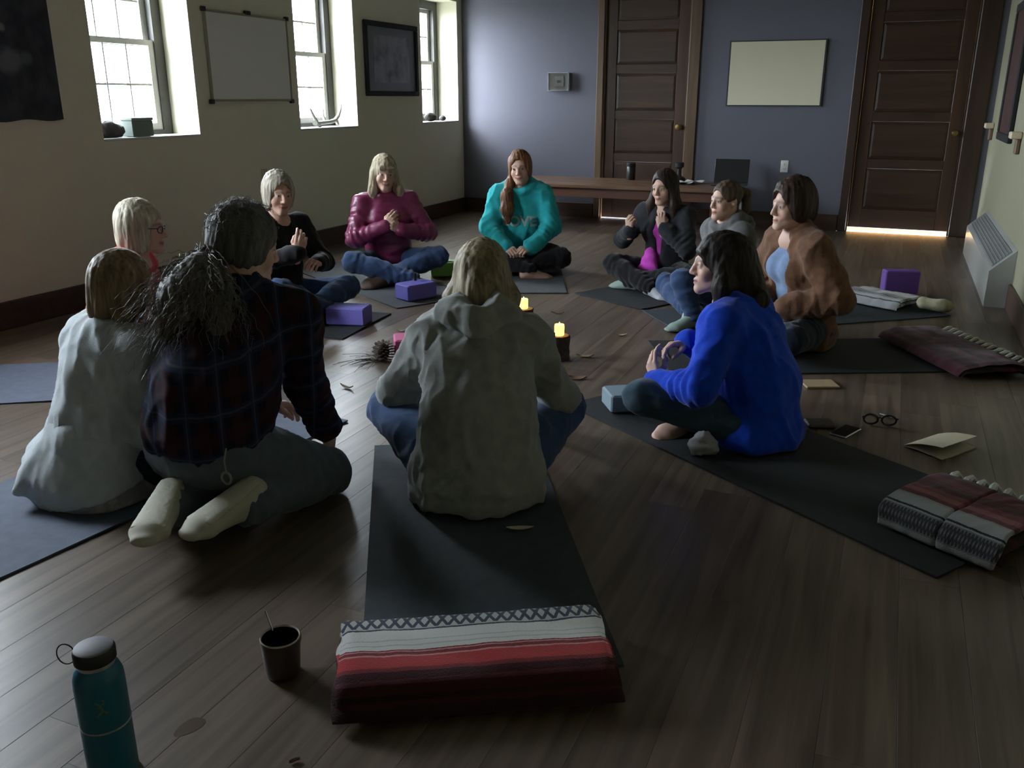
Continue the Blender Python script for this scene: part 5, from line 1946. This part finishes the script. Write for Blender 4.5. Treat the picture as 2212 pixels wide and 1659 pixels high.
# flared skirt of the cardigan spread on the mat, blouse hem below it
t = SDF()
t.ecap((0, -.01, .17), (-.02, -.02, .075), (1, 0, 0), (.185, .150), (.255, .205), .05)
t.cap((-.17, -.05, .17), (-.275, -.085, .075), .030, .016, .06)
t.cap((-.08, -.14, .15), (-.10, -.245, .060), .030, .016, .06)
t.cut((.12, .25, -1), -.052, .008)
P_, Q_ = t.mesh(.009)
P_ = surf(P_, Q_, .006 * wav(P_, (7, 7, 1.5), 77) + .003 * wav(P_, (20, 20, 3), 79))
p.obj('cardigan_skirt', P_, Q_, C_['cardigan'])
t = SDF()
t.ecap((0, -.01, .12), (-.005, -.02, .045), (1, 0, 0), (.18, .15), (.225, .185), .04)
t.cut((0, .1, -1), -.018, .006)
P_, Q_ = t.mesh(.009)
P_ = surf(P_, Q_, .005 * wav(P_, (12, 12, 2), 78))
p.obj('blouse_hem', P_, Q_, cloth('pale_print_blouse', (.48, .42, .40), (.30, .30, .33), mottle=.05))
t = p.hair_sdf(.016, .004)
bob(t, -.122, .072, .042, .055, -.01)
p.hair(t, (.34, .255, .15), (.155, .105, .058), 23, groove=.004)

# --- kneeling woman in the plaid shirt, grey frizzy ponytail
p = Person('kneeling woman with frizzy grey ponytail, dark plaid shirt and jeans, seen from behind', (-1.845, 1.955), (-.06, .998), 1.02, seat=.010, lean=36, neck=-20, side=3, twist=14, shw=.185, head=(-46, 14, 4), tone='light', hipz=.215)
p.arm('R', (.105, .50, .125), (.12, -1, .1), (0, .35, -1), (.9, .1, .2), .3)
p.arm('L', (-.13, .47, .20), (-.9, -.2, -.2), (.4, .9, -.3), (-.2, 0, 1), .4)
p.leg('R', (.255, .25, .072), (.185, -.085, .088), (-.14, -1, -.20), (.05, .25, -1))
p.leg('L', (-.085, .25, .072), (-.02, -.175, .088), (.42, -1, -.20), (-.1, .25, -1))
p.make_body(.3)
p.top('plaid_shirt', C_['plaid'], .022, bust=.8, hem=.115, hem_w=1.03, seed=25, fold=.008, belly=1.18, sleeve=.98, collar=(.014, .004))
p.trousers(C_['jeans_grey'], .012, seed=26, thigh=1.12)
for sd in ('R', 'L'):
    p.shoe(sd, C_['canvas'], C_['cream_sole'], 1.12, label='cream canvas shoe with pale sole turned up', L=.27)
t = p.hair_sdf(.016, .006)
t.ell((0, -.085, -.035), (.055, .035, .05), k=.03)
for sx in (1, -1):
    t.ell((sx * .066, -.02, -.02), (.018, .05, .05), k=.03)
p.hair(t, (.155, .15, .14), (.07, .066, .060), 27, groove=.006)
tie_h = V3(-.005, -.118, -.045)
tie_w = p.W_(*tie_h)
t = SDF(); t.ell(tie_w, (.026, .026, .022), k=.01)
P_, Q_ = t.mesh(.006)
p.obj('hair_tie', surf(P_, Q_, .004 * wav(P_, 60, 8)), Q_, M['black_matt'])
# ponytail: a loose mass spreading over the left of the back
def back_of(q):
    d = p.nb + p.R2 @ V3(0, -.135, -.02)
    return d
t = SDF()
cl = p.nb + p.R2 @ V3(-.095, -.15, -.10)
t.cap(tie_w, p.nb + p.R2 @ V3(-.07, -.15, -.02), .028, .055, .04)
t.cap(p.nb + p.R2 @ V3(-.07, -.15, -.02), cl, .055, .075, .05)
t.cap(p.nb + p.R2 @ V3(-.02, -.15, -.05), p.nb + p.R2 @ V3(.04, -.145, -.17), .05, .05, .05)
t.cap(cl, p.nb + p.R2 @ V3(-.125, -.145, -.20), .068, .030, .05)
P_, Q_ = t.mesh(.008)
n_ = vnormals(P_, Q_)
w_ = wav(P_, (48, 48, 7), 91, 6)
P_ = P_ + n_ * (.006 * w_ + .003 * wav(P_, (90, 90, 14), 92))[:, None]
g_ = np.clip(.5 + .7 * w_, 0, 1)[:, None]
p.obj('ponytail', P_, Q_, M['hair'], V3(.165, .155, .14) * g_ + V3(.075, .068, .060) * (1 - g_))
rr = np.random.RandomState(9)
roots = np.array([tie_w + rr.normal(size=3) * .012 for _ in range(1500)])
cen = [p.nb + p.R2 @ V3(-.08, -.16, -.04), cl + V3(0, -.01, 0), p.nb + p.R2 @ V3(-.15, -.15, -.24)]
cen2 = [p.nb + p.R2 @ V3(-.02, -.165, -.04), p.nb + p.R2 @ V3(.0, -.16, -.12), p.nb + p.R2 @ V3(.03, -.15, -.22)]
def ctrl(r0, q):
    c = cen if q.uniform() < .72 else cen2
    off = q.normal(size=3) * V3(.045, .022, .04)
    L = q.uniform(.55, 1.05)
    pts = [r0, c[0] + off * .8, c[1] + off * 1.3, c[2] + off * 1.5]
    out = []
    f = q.uniform(25, 60); ph = q.uniform(0, 6, 3)
    for s_ in np.linspace(0, 1, 16) * L:
        a = (1 - s_) ** 3 * pts[0] + 3 * s_ * (1 - s_) ** 2 * pts[1] + 3 * s_ ** 2 * (1 - s_) * pts[2] + s_ ** 3 * pts[3]
        out.append(a + .007 * s_ ** .5 * np.sin(f * s_ + ph))
    return out
p.strands(roots, ctrl, (.24, .22, .19), (.10, .09, .078), .0017, seed=10, head=False, name='loose_strands')
roots = []
for _ in range(260):
    d = unit(rr.normal(size=3)); d[2] = abs(d[2]) * .9; d = unit(d)
    if d[1] > .6: continue
    roots.append(V3(0, -.018, .034) + d * V3(.088, .108, .102))
def frizz(r0, q):
    d = unit(r0 - V3(0, 0, .02))
    tg = unit(np.cross(d, q.normal(size=3)))
    return [r0 + tg * s_ * .05 + d * (.012 * math.sin(s_ * 3.1) - .001) + .003 * np.sin(9 * s_ + q.uniform(0, 6, 3)) for s_ in np.linspace(0, 1, 8)]
p.strands(np.array(roots), frizz, (.17, .165, .155), (.10, .095, .09), .0011, seed=12, name='flyaway_hair')
kc = MB()
hx = p.pel + V3(.155, -.115, .055)
kc.tube([hx, hx + V3(.005, -.02, -.03), hx + V3(.01, -.022, -.065)], .0025, 6)
kc.tube([hx + V3(.01 + .016 * math.cos(a), -.024, -.082 + .018 * math.sin(a)) for a in np.linspace(0, 2 * math.pi, 13)], .004, 6)
kc.build('key_tag', plain('grey_key_tag', (.30, .30, .27), .4, .5), p.o, True)

# --- woman in black with short pale hair, by the window wall
p = Person('smiling woman in black top with short pale blonde-grey hair, hands raised, by the window wall', (-3.33, 4.24), (.96, -.28), .95, lean=7, head=(-16, 6, -4), tone='light')
p.leg('R', (.22, .33, .22), (-.06, .40, .065), (-.9, .2, -.05), (.1, .35, .9))
p.leg('L', (-.32, .27, .15), (.10, .345, .075), (.45, .85, -.05), (-.1, .35, .9))
p.arm('R', (.125, .39, .43), (.8, -.5, -.5), (-.12, .35, 1), (.5, .8, .1), [.45, .6, .7, .8], .7)
p.arm('L', (-.03, .36, .35), (-.8, -.5, -.4), (.55, .45, .2), (-.2, .3, 1), .5, .5)
p.make_body(.9, fat=.6)
p.top('black_top', C_['black'], .014, seed=35)
p.trousers(C_['jeans'], seed=36)
p.shoe('R', C_['boot'], None, 1.05)
p.shoe('L', cloth('rust_orange_shoe', (.34, .085, .022), (.22, .05, .015)), None, 1.15, label='rust-orange shoe')
t = p.hair_sdf(.018, .008)
for sx in (1, -1):
    t.ell((sx * .066, .004, -.02), (.026, .052, .075), k=.03)
t.ell((0, -.075, -.03), (.07, .04, .07), k=.03)
p.hair(t, (.58, .53, .43), (.24, .205, .16), 37, groove=.006, fy=.104, fz=-.022, fr=(.060, .086, .098))

# --- woman in the maroon quilted jacket
p = Person('blonde woman in shiny maroon quilted jacket and jeans, hands clasped at her chest', (-3.295, 5.487), (.62, -.78), .975, lean=3, side=2, head=(2, 4, -4), tone='light')
p.leg('R', (.29, .29, .18), (-.10, .43, .07), (-.3, .8, -.1), (.1, .3, .9))
p.leg('L', (-.31, .28, .19), (.06, .36, .085), (.8, .25, -.05), (-.1, .35, .9))
p.arm('R', (.045, .225, .40), (.9, -.1, -.7), (-.55, .2, .75), (.5, .8, -.1), [.5, .55, .6, .7], .6)
p.arm('L', (-.06, .235, .375), (-.9, -.1, -.6), (.75, .25, .5), (-.2, .9, .2), [.6, .7, .75, .8], .6)
p.make_body(.6)
p.top('quilted_jacket', C_['maroon'], .018, seed=45, puff=.008, fold=.003, collar=(.018, .010), cuff=False)
p.trousers(C_['jeans'], seed=46)
p.shoe('R', C_['boot'], None, 1.25, 'boot'); p.shoe('L', C_['boot'], None, 1.25, 'boot')
t = p.hair_sdf(.016, .006)
for sx in (1, -1):
    a0, a1 = V3(sx * .070, .01, .0), p.H(*(p.sh['R' if sx > 0 else 'L'] * V3(.62, 1, 1) + V3(0, .045, .015)))
    t.cap(a0, a0 * .4 + a1 * .6, .030, .034, .03)
    t.cap(a0 * .4 + a1 * .6, a1, .034, .020, .03)
    t.cap((sx * .05, -.05, -.02), p.H(*(p.sh['R' if sx > 0 else 'L'] * V3(.6, 1, 1) + V3(0, -.05, .03))), .045, .035, .04)
p.hair(t, (.60, .52, .37), (.32, .25, .155), 47, groove=.005, fringe=[((-.045, .078, .052), (.04, .084, .048), .012, .014, .012)], fz=-.038)

# --- woman in the turquoise sweatshirt
p = Person('smiling auburn-haired woman in turquoise hooded sweatshirt, far side of the circle', (-2.52, 6.16), (.25, -.97), .955, seat=.052, lean=8, side=2, head=(-2, 5, 5), tone='fair')
crossed_legs(p, (.285, .26, .15), (-.31, .23, .14), (-.10, .37, .06), (.12, .31, .07))
p.arm('R', (.085, .305, .215), (.9, -.1, -.4), (-.6, .75, -.1), (.2, .5, .85), [.7, .75, .8, .8], .7)
p.arm('L', (-.09, .30, .215), (-.9, -.1, -.4), (.6, .75, -.05), (-.2, .5, .85), [.7, .75, .8, .8], .7)
p.make_body(1.0, barefoot=('R', 'L'))
hoodie = p.top('sweatshirt', C_['teal'], .026, seed=55, fold=.009, belly=1.1, hood=.95, cuff=True)
p.trousers(C_['leggings'], seed=56)
# printed letters laid on the chest
def chest_print(person, garment, text, cx, cz, size, mat, tilt=0):
    from mathutils.bvhtree import BVHTree
    cu = bpy.data.curves.new('letters', 'FONT')
    cu.body = text
    cu.size = size
    cu.align_x = 'CENTER'
    cu.extrude = 0
    cu.offset = .004
    cu.space_character = 1.02
    tmp = bpy.data.objects.new('letters_tmp', cu)
    COL.objects.link(tmp)
    dg = bpy.context.evaluated_depsgraph_get()
    me = bpy.data.meshes.new_from_object(tmp.evaluated_get(dg))
    bpy.data.objects.remove(tmp)
    import bmesh
    bm = bmesh.new(); bm.from_mesh(me)
    for _ in range(3):
        ed = [e for e in bm.edges if e.calc_length() > .012]
        if ed: bmesh.ops.subdivide_edges(bm, edges=ed, cuts=1)
    bmesh.ops.triangulate(bm, faces=bm.faces[:])
    gm = garment.data
    bv = BVHTree.FromPolygons([v.co for v in gm.vertices], [tuple(f.vertices) for f in gm.polygons])
    for v in bm.verts:
        x, z = -v.co.x + cx, v.co.y + cz
        x += 0
        hit = bv.ray_cast(Vector((x, .7, z)), Vector((0, -1, 0)))
        y = hit[0].y + .0025 if hit[0] else .2
        v.co = (x, y, z)
    bm.normal_update(); bm.to_mesh(me); bm.free()
    return link_mesh('chest_lettering', me, mat, person.o)
chest_print(p, hoodie, 'LOVE', .012, .352, .105, plain('pale_print', (.42, .50, .47), .8))
t = p.hair_sdf(.014, .004)
for sx in (1, -1):
    t.ell((sx * .066, .0, -.015), (.018, .052, .07), k=.03)
pth = [V3(.066, .0, -.05), V3(.085, .035, -.115), p.H(*(p.nb + V3(.085, .115, -.06))), p.H(*(p.nb + V3(.075, .155, -.15))), p.H(*(p.nb + V3(.07, .155, -.235)))]
t.chain(pth, [.030, .036, .044, .048, .022], .03)
p.hair(t, (.27, .125, .06), (.12, .052, .026), 57, groove=.005, fy=.104, fz=-.022, fr=(.060, .086, .098))

# --- woman in the black zip jacket, hand on chin
p = Person('dark-haired woman in black zip jacket over magenta shirt, hand on her chin', (-1.37, 5.955), (-.24, -.97), .905, lean=9, side=0, head=(-6, 8, 3), tone='light')
p.leg('R', (.265, .27, .17), (-.08, .38, .07), (-.8, .35, -.05), (.1, .35, .9))
p.leg('L', (-.30, .26, .15), (.12, .30, .075), (.9, -.1, -.05), (-.1, .35, .9))
p.arm('R', (.165, .25, .40), (.7, -.5, -.6), (-.1, .25, 1), (.3, 1, 0), [.8, .85, .9, .9], .8)
p.arm('L', (-.045, .185, .43), (-.7, .2, -.8), (.30, -.10, 1), (-.3, 1, .1), [.75, .8, .85, .9], .8)
p.make_body(.1)
p.top('zip_jacket', C_['charcoal'], .016, seed=65, open_front=(.035, -.02), collar=(.013, .004))
p.top('magenta_shirt', C_['magenta'], .002, bust=.98, seed=66, cuff=False, sleeve=.6, cuff_at=.5, fold=.004)
t = SDF()
t.ecap(p.pel + V3(.055, .135, .155), p.pel + V3(.045, .19, .035), (1, 0, 0), (.035, .03), (.075, .035), .03)
P_, Q_ = t.mesh(.008)
P_ = surf(P_, Q_, .006 * ridge(P_, 9, 5) + .003 * wav(P_, 18, 6))
p.obj('shirt_tail', P_, Q_, C_['magenta'])
p.trousers(C_['leggings'], seed=67)
p.shoe('R', C_['sneaker'], None, 1.05, 'sneaker', 'pale grey sneaker'); p.shoe('L', C_['sage'], None, 1.05, 'sneaker', 'sage sneaker')
t = p.hair_sdf(.014, .002)
for sx in (1, -1):
    a0 = V3(sx * .066, .005, .0)
    a1 = p.H(*(p.nb + p.R3 @ V3(sx * .095, .07, -.10)))
    t.chain([a0, a0 * .5 + a1 * .5 + V3(sx * .012, 0, 0), a1], [.028, .036, .022], .03)
t.chain([V3(0, -.08, 0), p.H(*(p.nb + V3(0, -.09, -.02))), p.H(*(p.nb + V3(0, -.12, -.16)))], [.06, .075, .05], .04)
p.hair(t, (.050, .030, .022), (.018, .012, .010), 68, groove=.004, fy=.104, fz=-.022, fr=(.060, .086, .098))

# --- woman in the grey hooded jacket with the ponytail
p = Person('woman with brown ponytail and heather grey hooded jacket, looking left, behind the brown fleece', (-.83, 5.27), (-.72, -.69), .90, lean=6, head=(6, 3, 0), tone='light')
p.leg('R', (.29, .25, .15), (-.06, .31, .07), (-.7, .6, -.05), (.1, .35, .9))
p.leg('L', (-.16, .42, .27), (-.23, .38, .075), (.0, 1, -.05), (0, .3, 1))
p.arm('R', (.09, .20, .20), (.3, -.9, -.3), (-.6, .8, -.1), (0, .3, 1), .5)
p.arm('L', (-.09, .19, .20), (-.3, -.9, -.2), (.6, .8, -.1), (0, .3, 1), .5)
p.make_body(.0)
p.top('hooded_jacket', C_['heather'], .020, seed=75, hood=.95)
p.trousers(C_['jeans'], seed=76)
p.shoe('L', C_['sage'], M['black'], 1.1, 'sneaker'); p.shoe('R', C_['sage'], M['black'], 1.1, 'sneaker')
t = p.hair_sdf(.008, .002)
t.cap((0, -.09, .03), (0, -.125, .045), .028, .022, .02)
t.chain([V3(0, -.125, .045), V3(.0, -.165, .02), V3(.0, -.165, -.07), V3(0, -.15, -.13)], [.024, .034, .034, .014], .02)
p.hair(t, (.135, .09, .058), (.062, .04, .028), 77, groove=.004, fy=.104, fz=-.022, fr=(.060, .086, .098))
t = SDF(); t.ell(p.W_(0, -.118, .040), (.024, .024, .024), k=.01)
P_, Q_ = t.mesh(.006)
p.obj('hair_tie', P_, Q_, M['black_matt'])

# --- woman in the brown fleece jacket
p = Person('woman with short dark hair in brown fleece jacket over blue-grey shirt, looking left', (-.345, 4.72), (-.80, -.60), .985, lean=12, head=(2, 4, 0), tone='light')
crossed_legs(p, (.26, .26, .14), (-.33, .27, .14))
p.arm('R', (.06, .22, .25), (.9, -.2, -.4), (-.6, .8, -.05), (0, .3, 1), [.55, .6, .65, .7], .5)
p.arm('L', (-.15, .20, .255), (-.7, -.9, -.2), (.65, .75, -.1), (-.1, .35, .9), [.5, .55, .6, .65], .5)
p.make_body(.1)
p.top('fleece_jacket', C_['brown'], .026, seed=85, fold=.009, open_front=(.085, -.10), collar=(.024, .010), sleeve=1.15, belly=1.1, cuff=True)
p.top('shirt', C_['blue_tee'], .004, bust=1.12, seed=86, cuff=False, sleeve=.6, cuff_at=.5, fold=.003, belly=1.05)
p.trousers(C_['jeans_dark'], seed=87)
t = p.hair_sdf(.022, .010)
for sx in (1, -1):
    t.ell((sx * .070, -.012, -.015), (.022, .050, .068), k=.03)
t.ell((0, -.085, -.03), (.072, .04, .075), k=.03)
p.hair(t, (.058, .032, .022), (.022, .013, .010), 88, groove=.007, freq=22, fy=.104, fz=-.022, fr=(.060, .086, .098))

# --- woman in the royal blue sweater
p = Person('long-haired woman in royal blue sweater at the right, face in profile to the left', (-.36, 3.24), (-.95, .31), .925, lean=20, side=0, twist=8, head=(26, 2, 0), tone='fair', hipz=.09)
p.leg('L', (-.30, .33, .185), (.08, .36, .07), (.9, .2, -.05), (-.1, .35, .9))
p.leg('R', (.32, .27, .15), (-.09, .24, .062), (-.93, .22, -.03), (.06, -.45, .9))
p.arm('L', (-.215, .325, .225), (-.6, -.2, -1), (.10, .45, .85), (-.85, .35, .1), [.32, .5, .62, .7], .75)
p.arm('R', (.01, .325, .335), (.8, -.4, -.5), (-.75, .62, -.10), (.1, .35, .95), [.42, .55, .6, .65], .85)
p.make_body(.55, barefoot=('R',), lip=(.42, .18, .16), brow=(.06, .04, .03), res=.0042)
p.top('sweater', C_['royal'], .022, bust=1.0, hem=.0, hem_w=1.12, seed=95, fold=.008, belly=1.12, cuff=False, sleeve=1.04)
p.trousers(C_['jeans_teal'], .010, seed=96, thigh=1.02, seatw=.88)
t = p.hair_sdf(.015, .003)
for sx in (1, -1):
    a0 = V3(sx * .068, -.005, .0)
    a1 = p.H(*(p.nb + p.R3 @ V3(sx * .085, .02, -.005)))
    t.chain([a0, a0 * .5 + a1 * .5 + V3(sx * .010, -.005, 0), a1], [.030, .038, .026], .03)
t.chain([V3(0, -.07, .02), V3(0, -.09, -.06), p.H(*(p.nb + p.R3 @ V3(0, -.085, -.03)))], [.075, .075, .055], .04)
p.hair(t, (.034, .024, .020), (.012, .009, .008), 97, groove=.004, fy=.100, fz=-.036, fr=(.062, .083, .082), fringe=[((-.05, .070, .056), (.03, .084, .052), .014, .010, .012)])

# --- woman in the grey sweatshirt, front centre
p = Person('blonde woman in grey hooded sweatshirt seen from behind, front centre of the circle', (-1.125, 2.36), (-.35, .937), 1.0, lean=29, neck=4, shw=.152, head=(0, 16, 0), tone='light', hipz=.09)
p.leg('L', (-.335, .33, .195), (-.16, .56, .075), (-.1, 1, -.1), (0, .3, 1))
p.leg('R', (.28, .345, .205), (.16, .57, .075), (.1, 1, -.1), (0, .3, 1))
p.arm('L', (-.31, .50, .175), (-.18, -1, .1), (.75, .6, -.3), (-.4, .3, .8), .6)
p.arm('R', (.25, .52, .185), (.18, -1, .1), (-.75, .6, -.3), (.4, .3, .8), .6)
p.make_body(.3)
p.top('sweatshirt', C_['grey_hood'], .024, bust=.9, hem=.020, hem_w=1.20, seed=105, fold=.011, belly=1.16, hood=1.05, cuff=True, waistband=True)
p.trousers(C_['jeans'], .014, seed=106, thigh=1.12, seatw=.80)
p.shoe('L', C_['sneaker'], None, 1.05, 'sneaker'); p.shoe('R', C_['sneaker'], None, 1.05, 'sneaker')
t = p.hair_sdf(.016, .004)
for sx in (1, -1):
    a0 = V3(sx * .068, -.01, .0)
    a1 = p.H(*(p.nb + p.R3 @ V3(sx * .085, .035, .02)))
    t.chain([a0, a0 * .5 + a1 * .5 + V3(sx * .012, -.005, 0), a1], [.030, .038, .024], .03)
t.chain([V3(0, -.07, .02), V3(0, -.085, -.05), p.H(*(p.nb + p.R3 @ V3(0, -.055, .02)))], [.075, .07, .055], .04)
p.hair(t, (.40, .335, .205), (.16, .12, .07), 107, groove=.005)
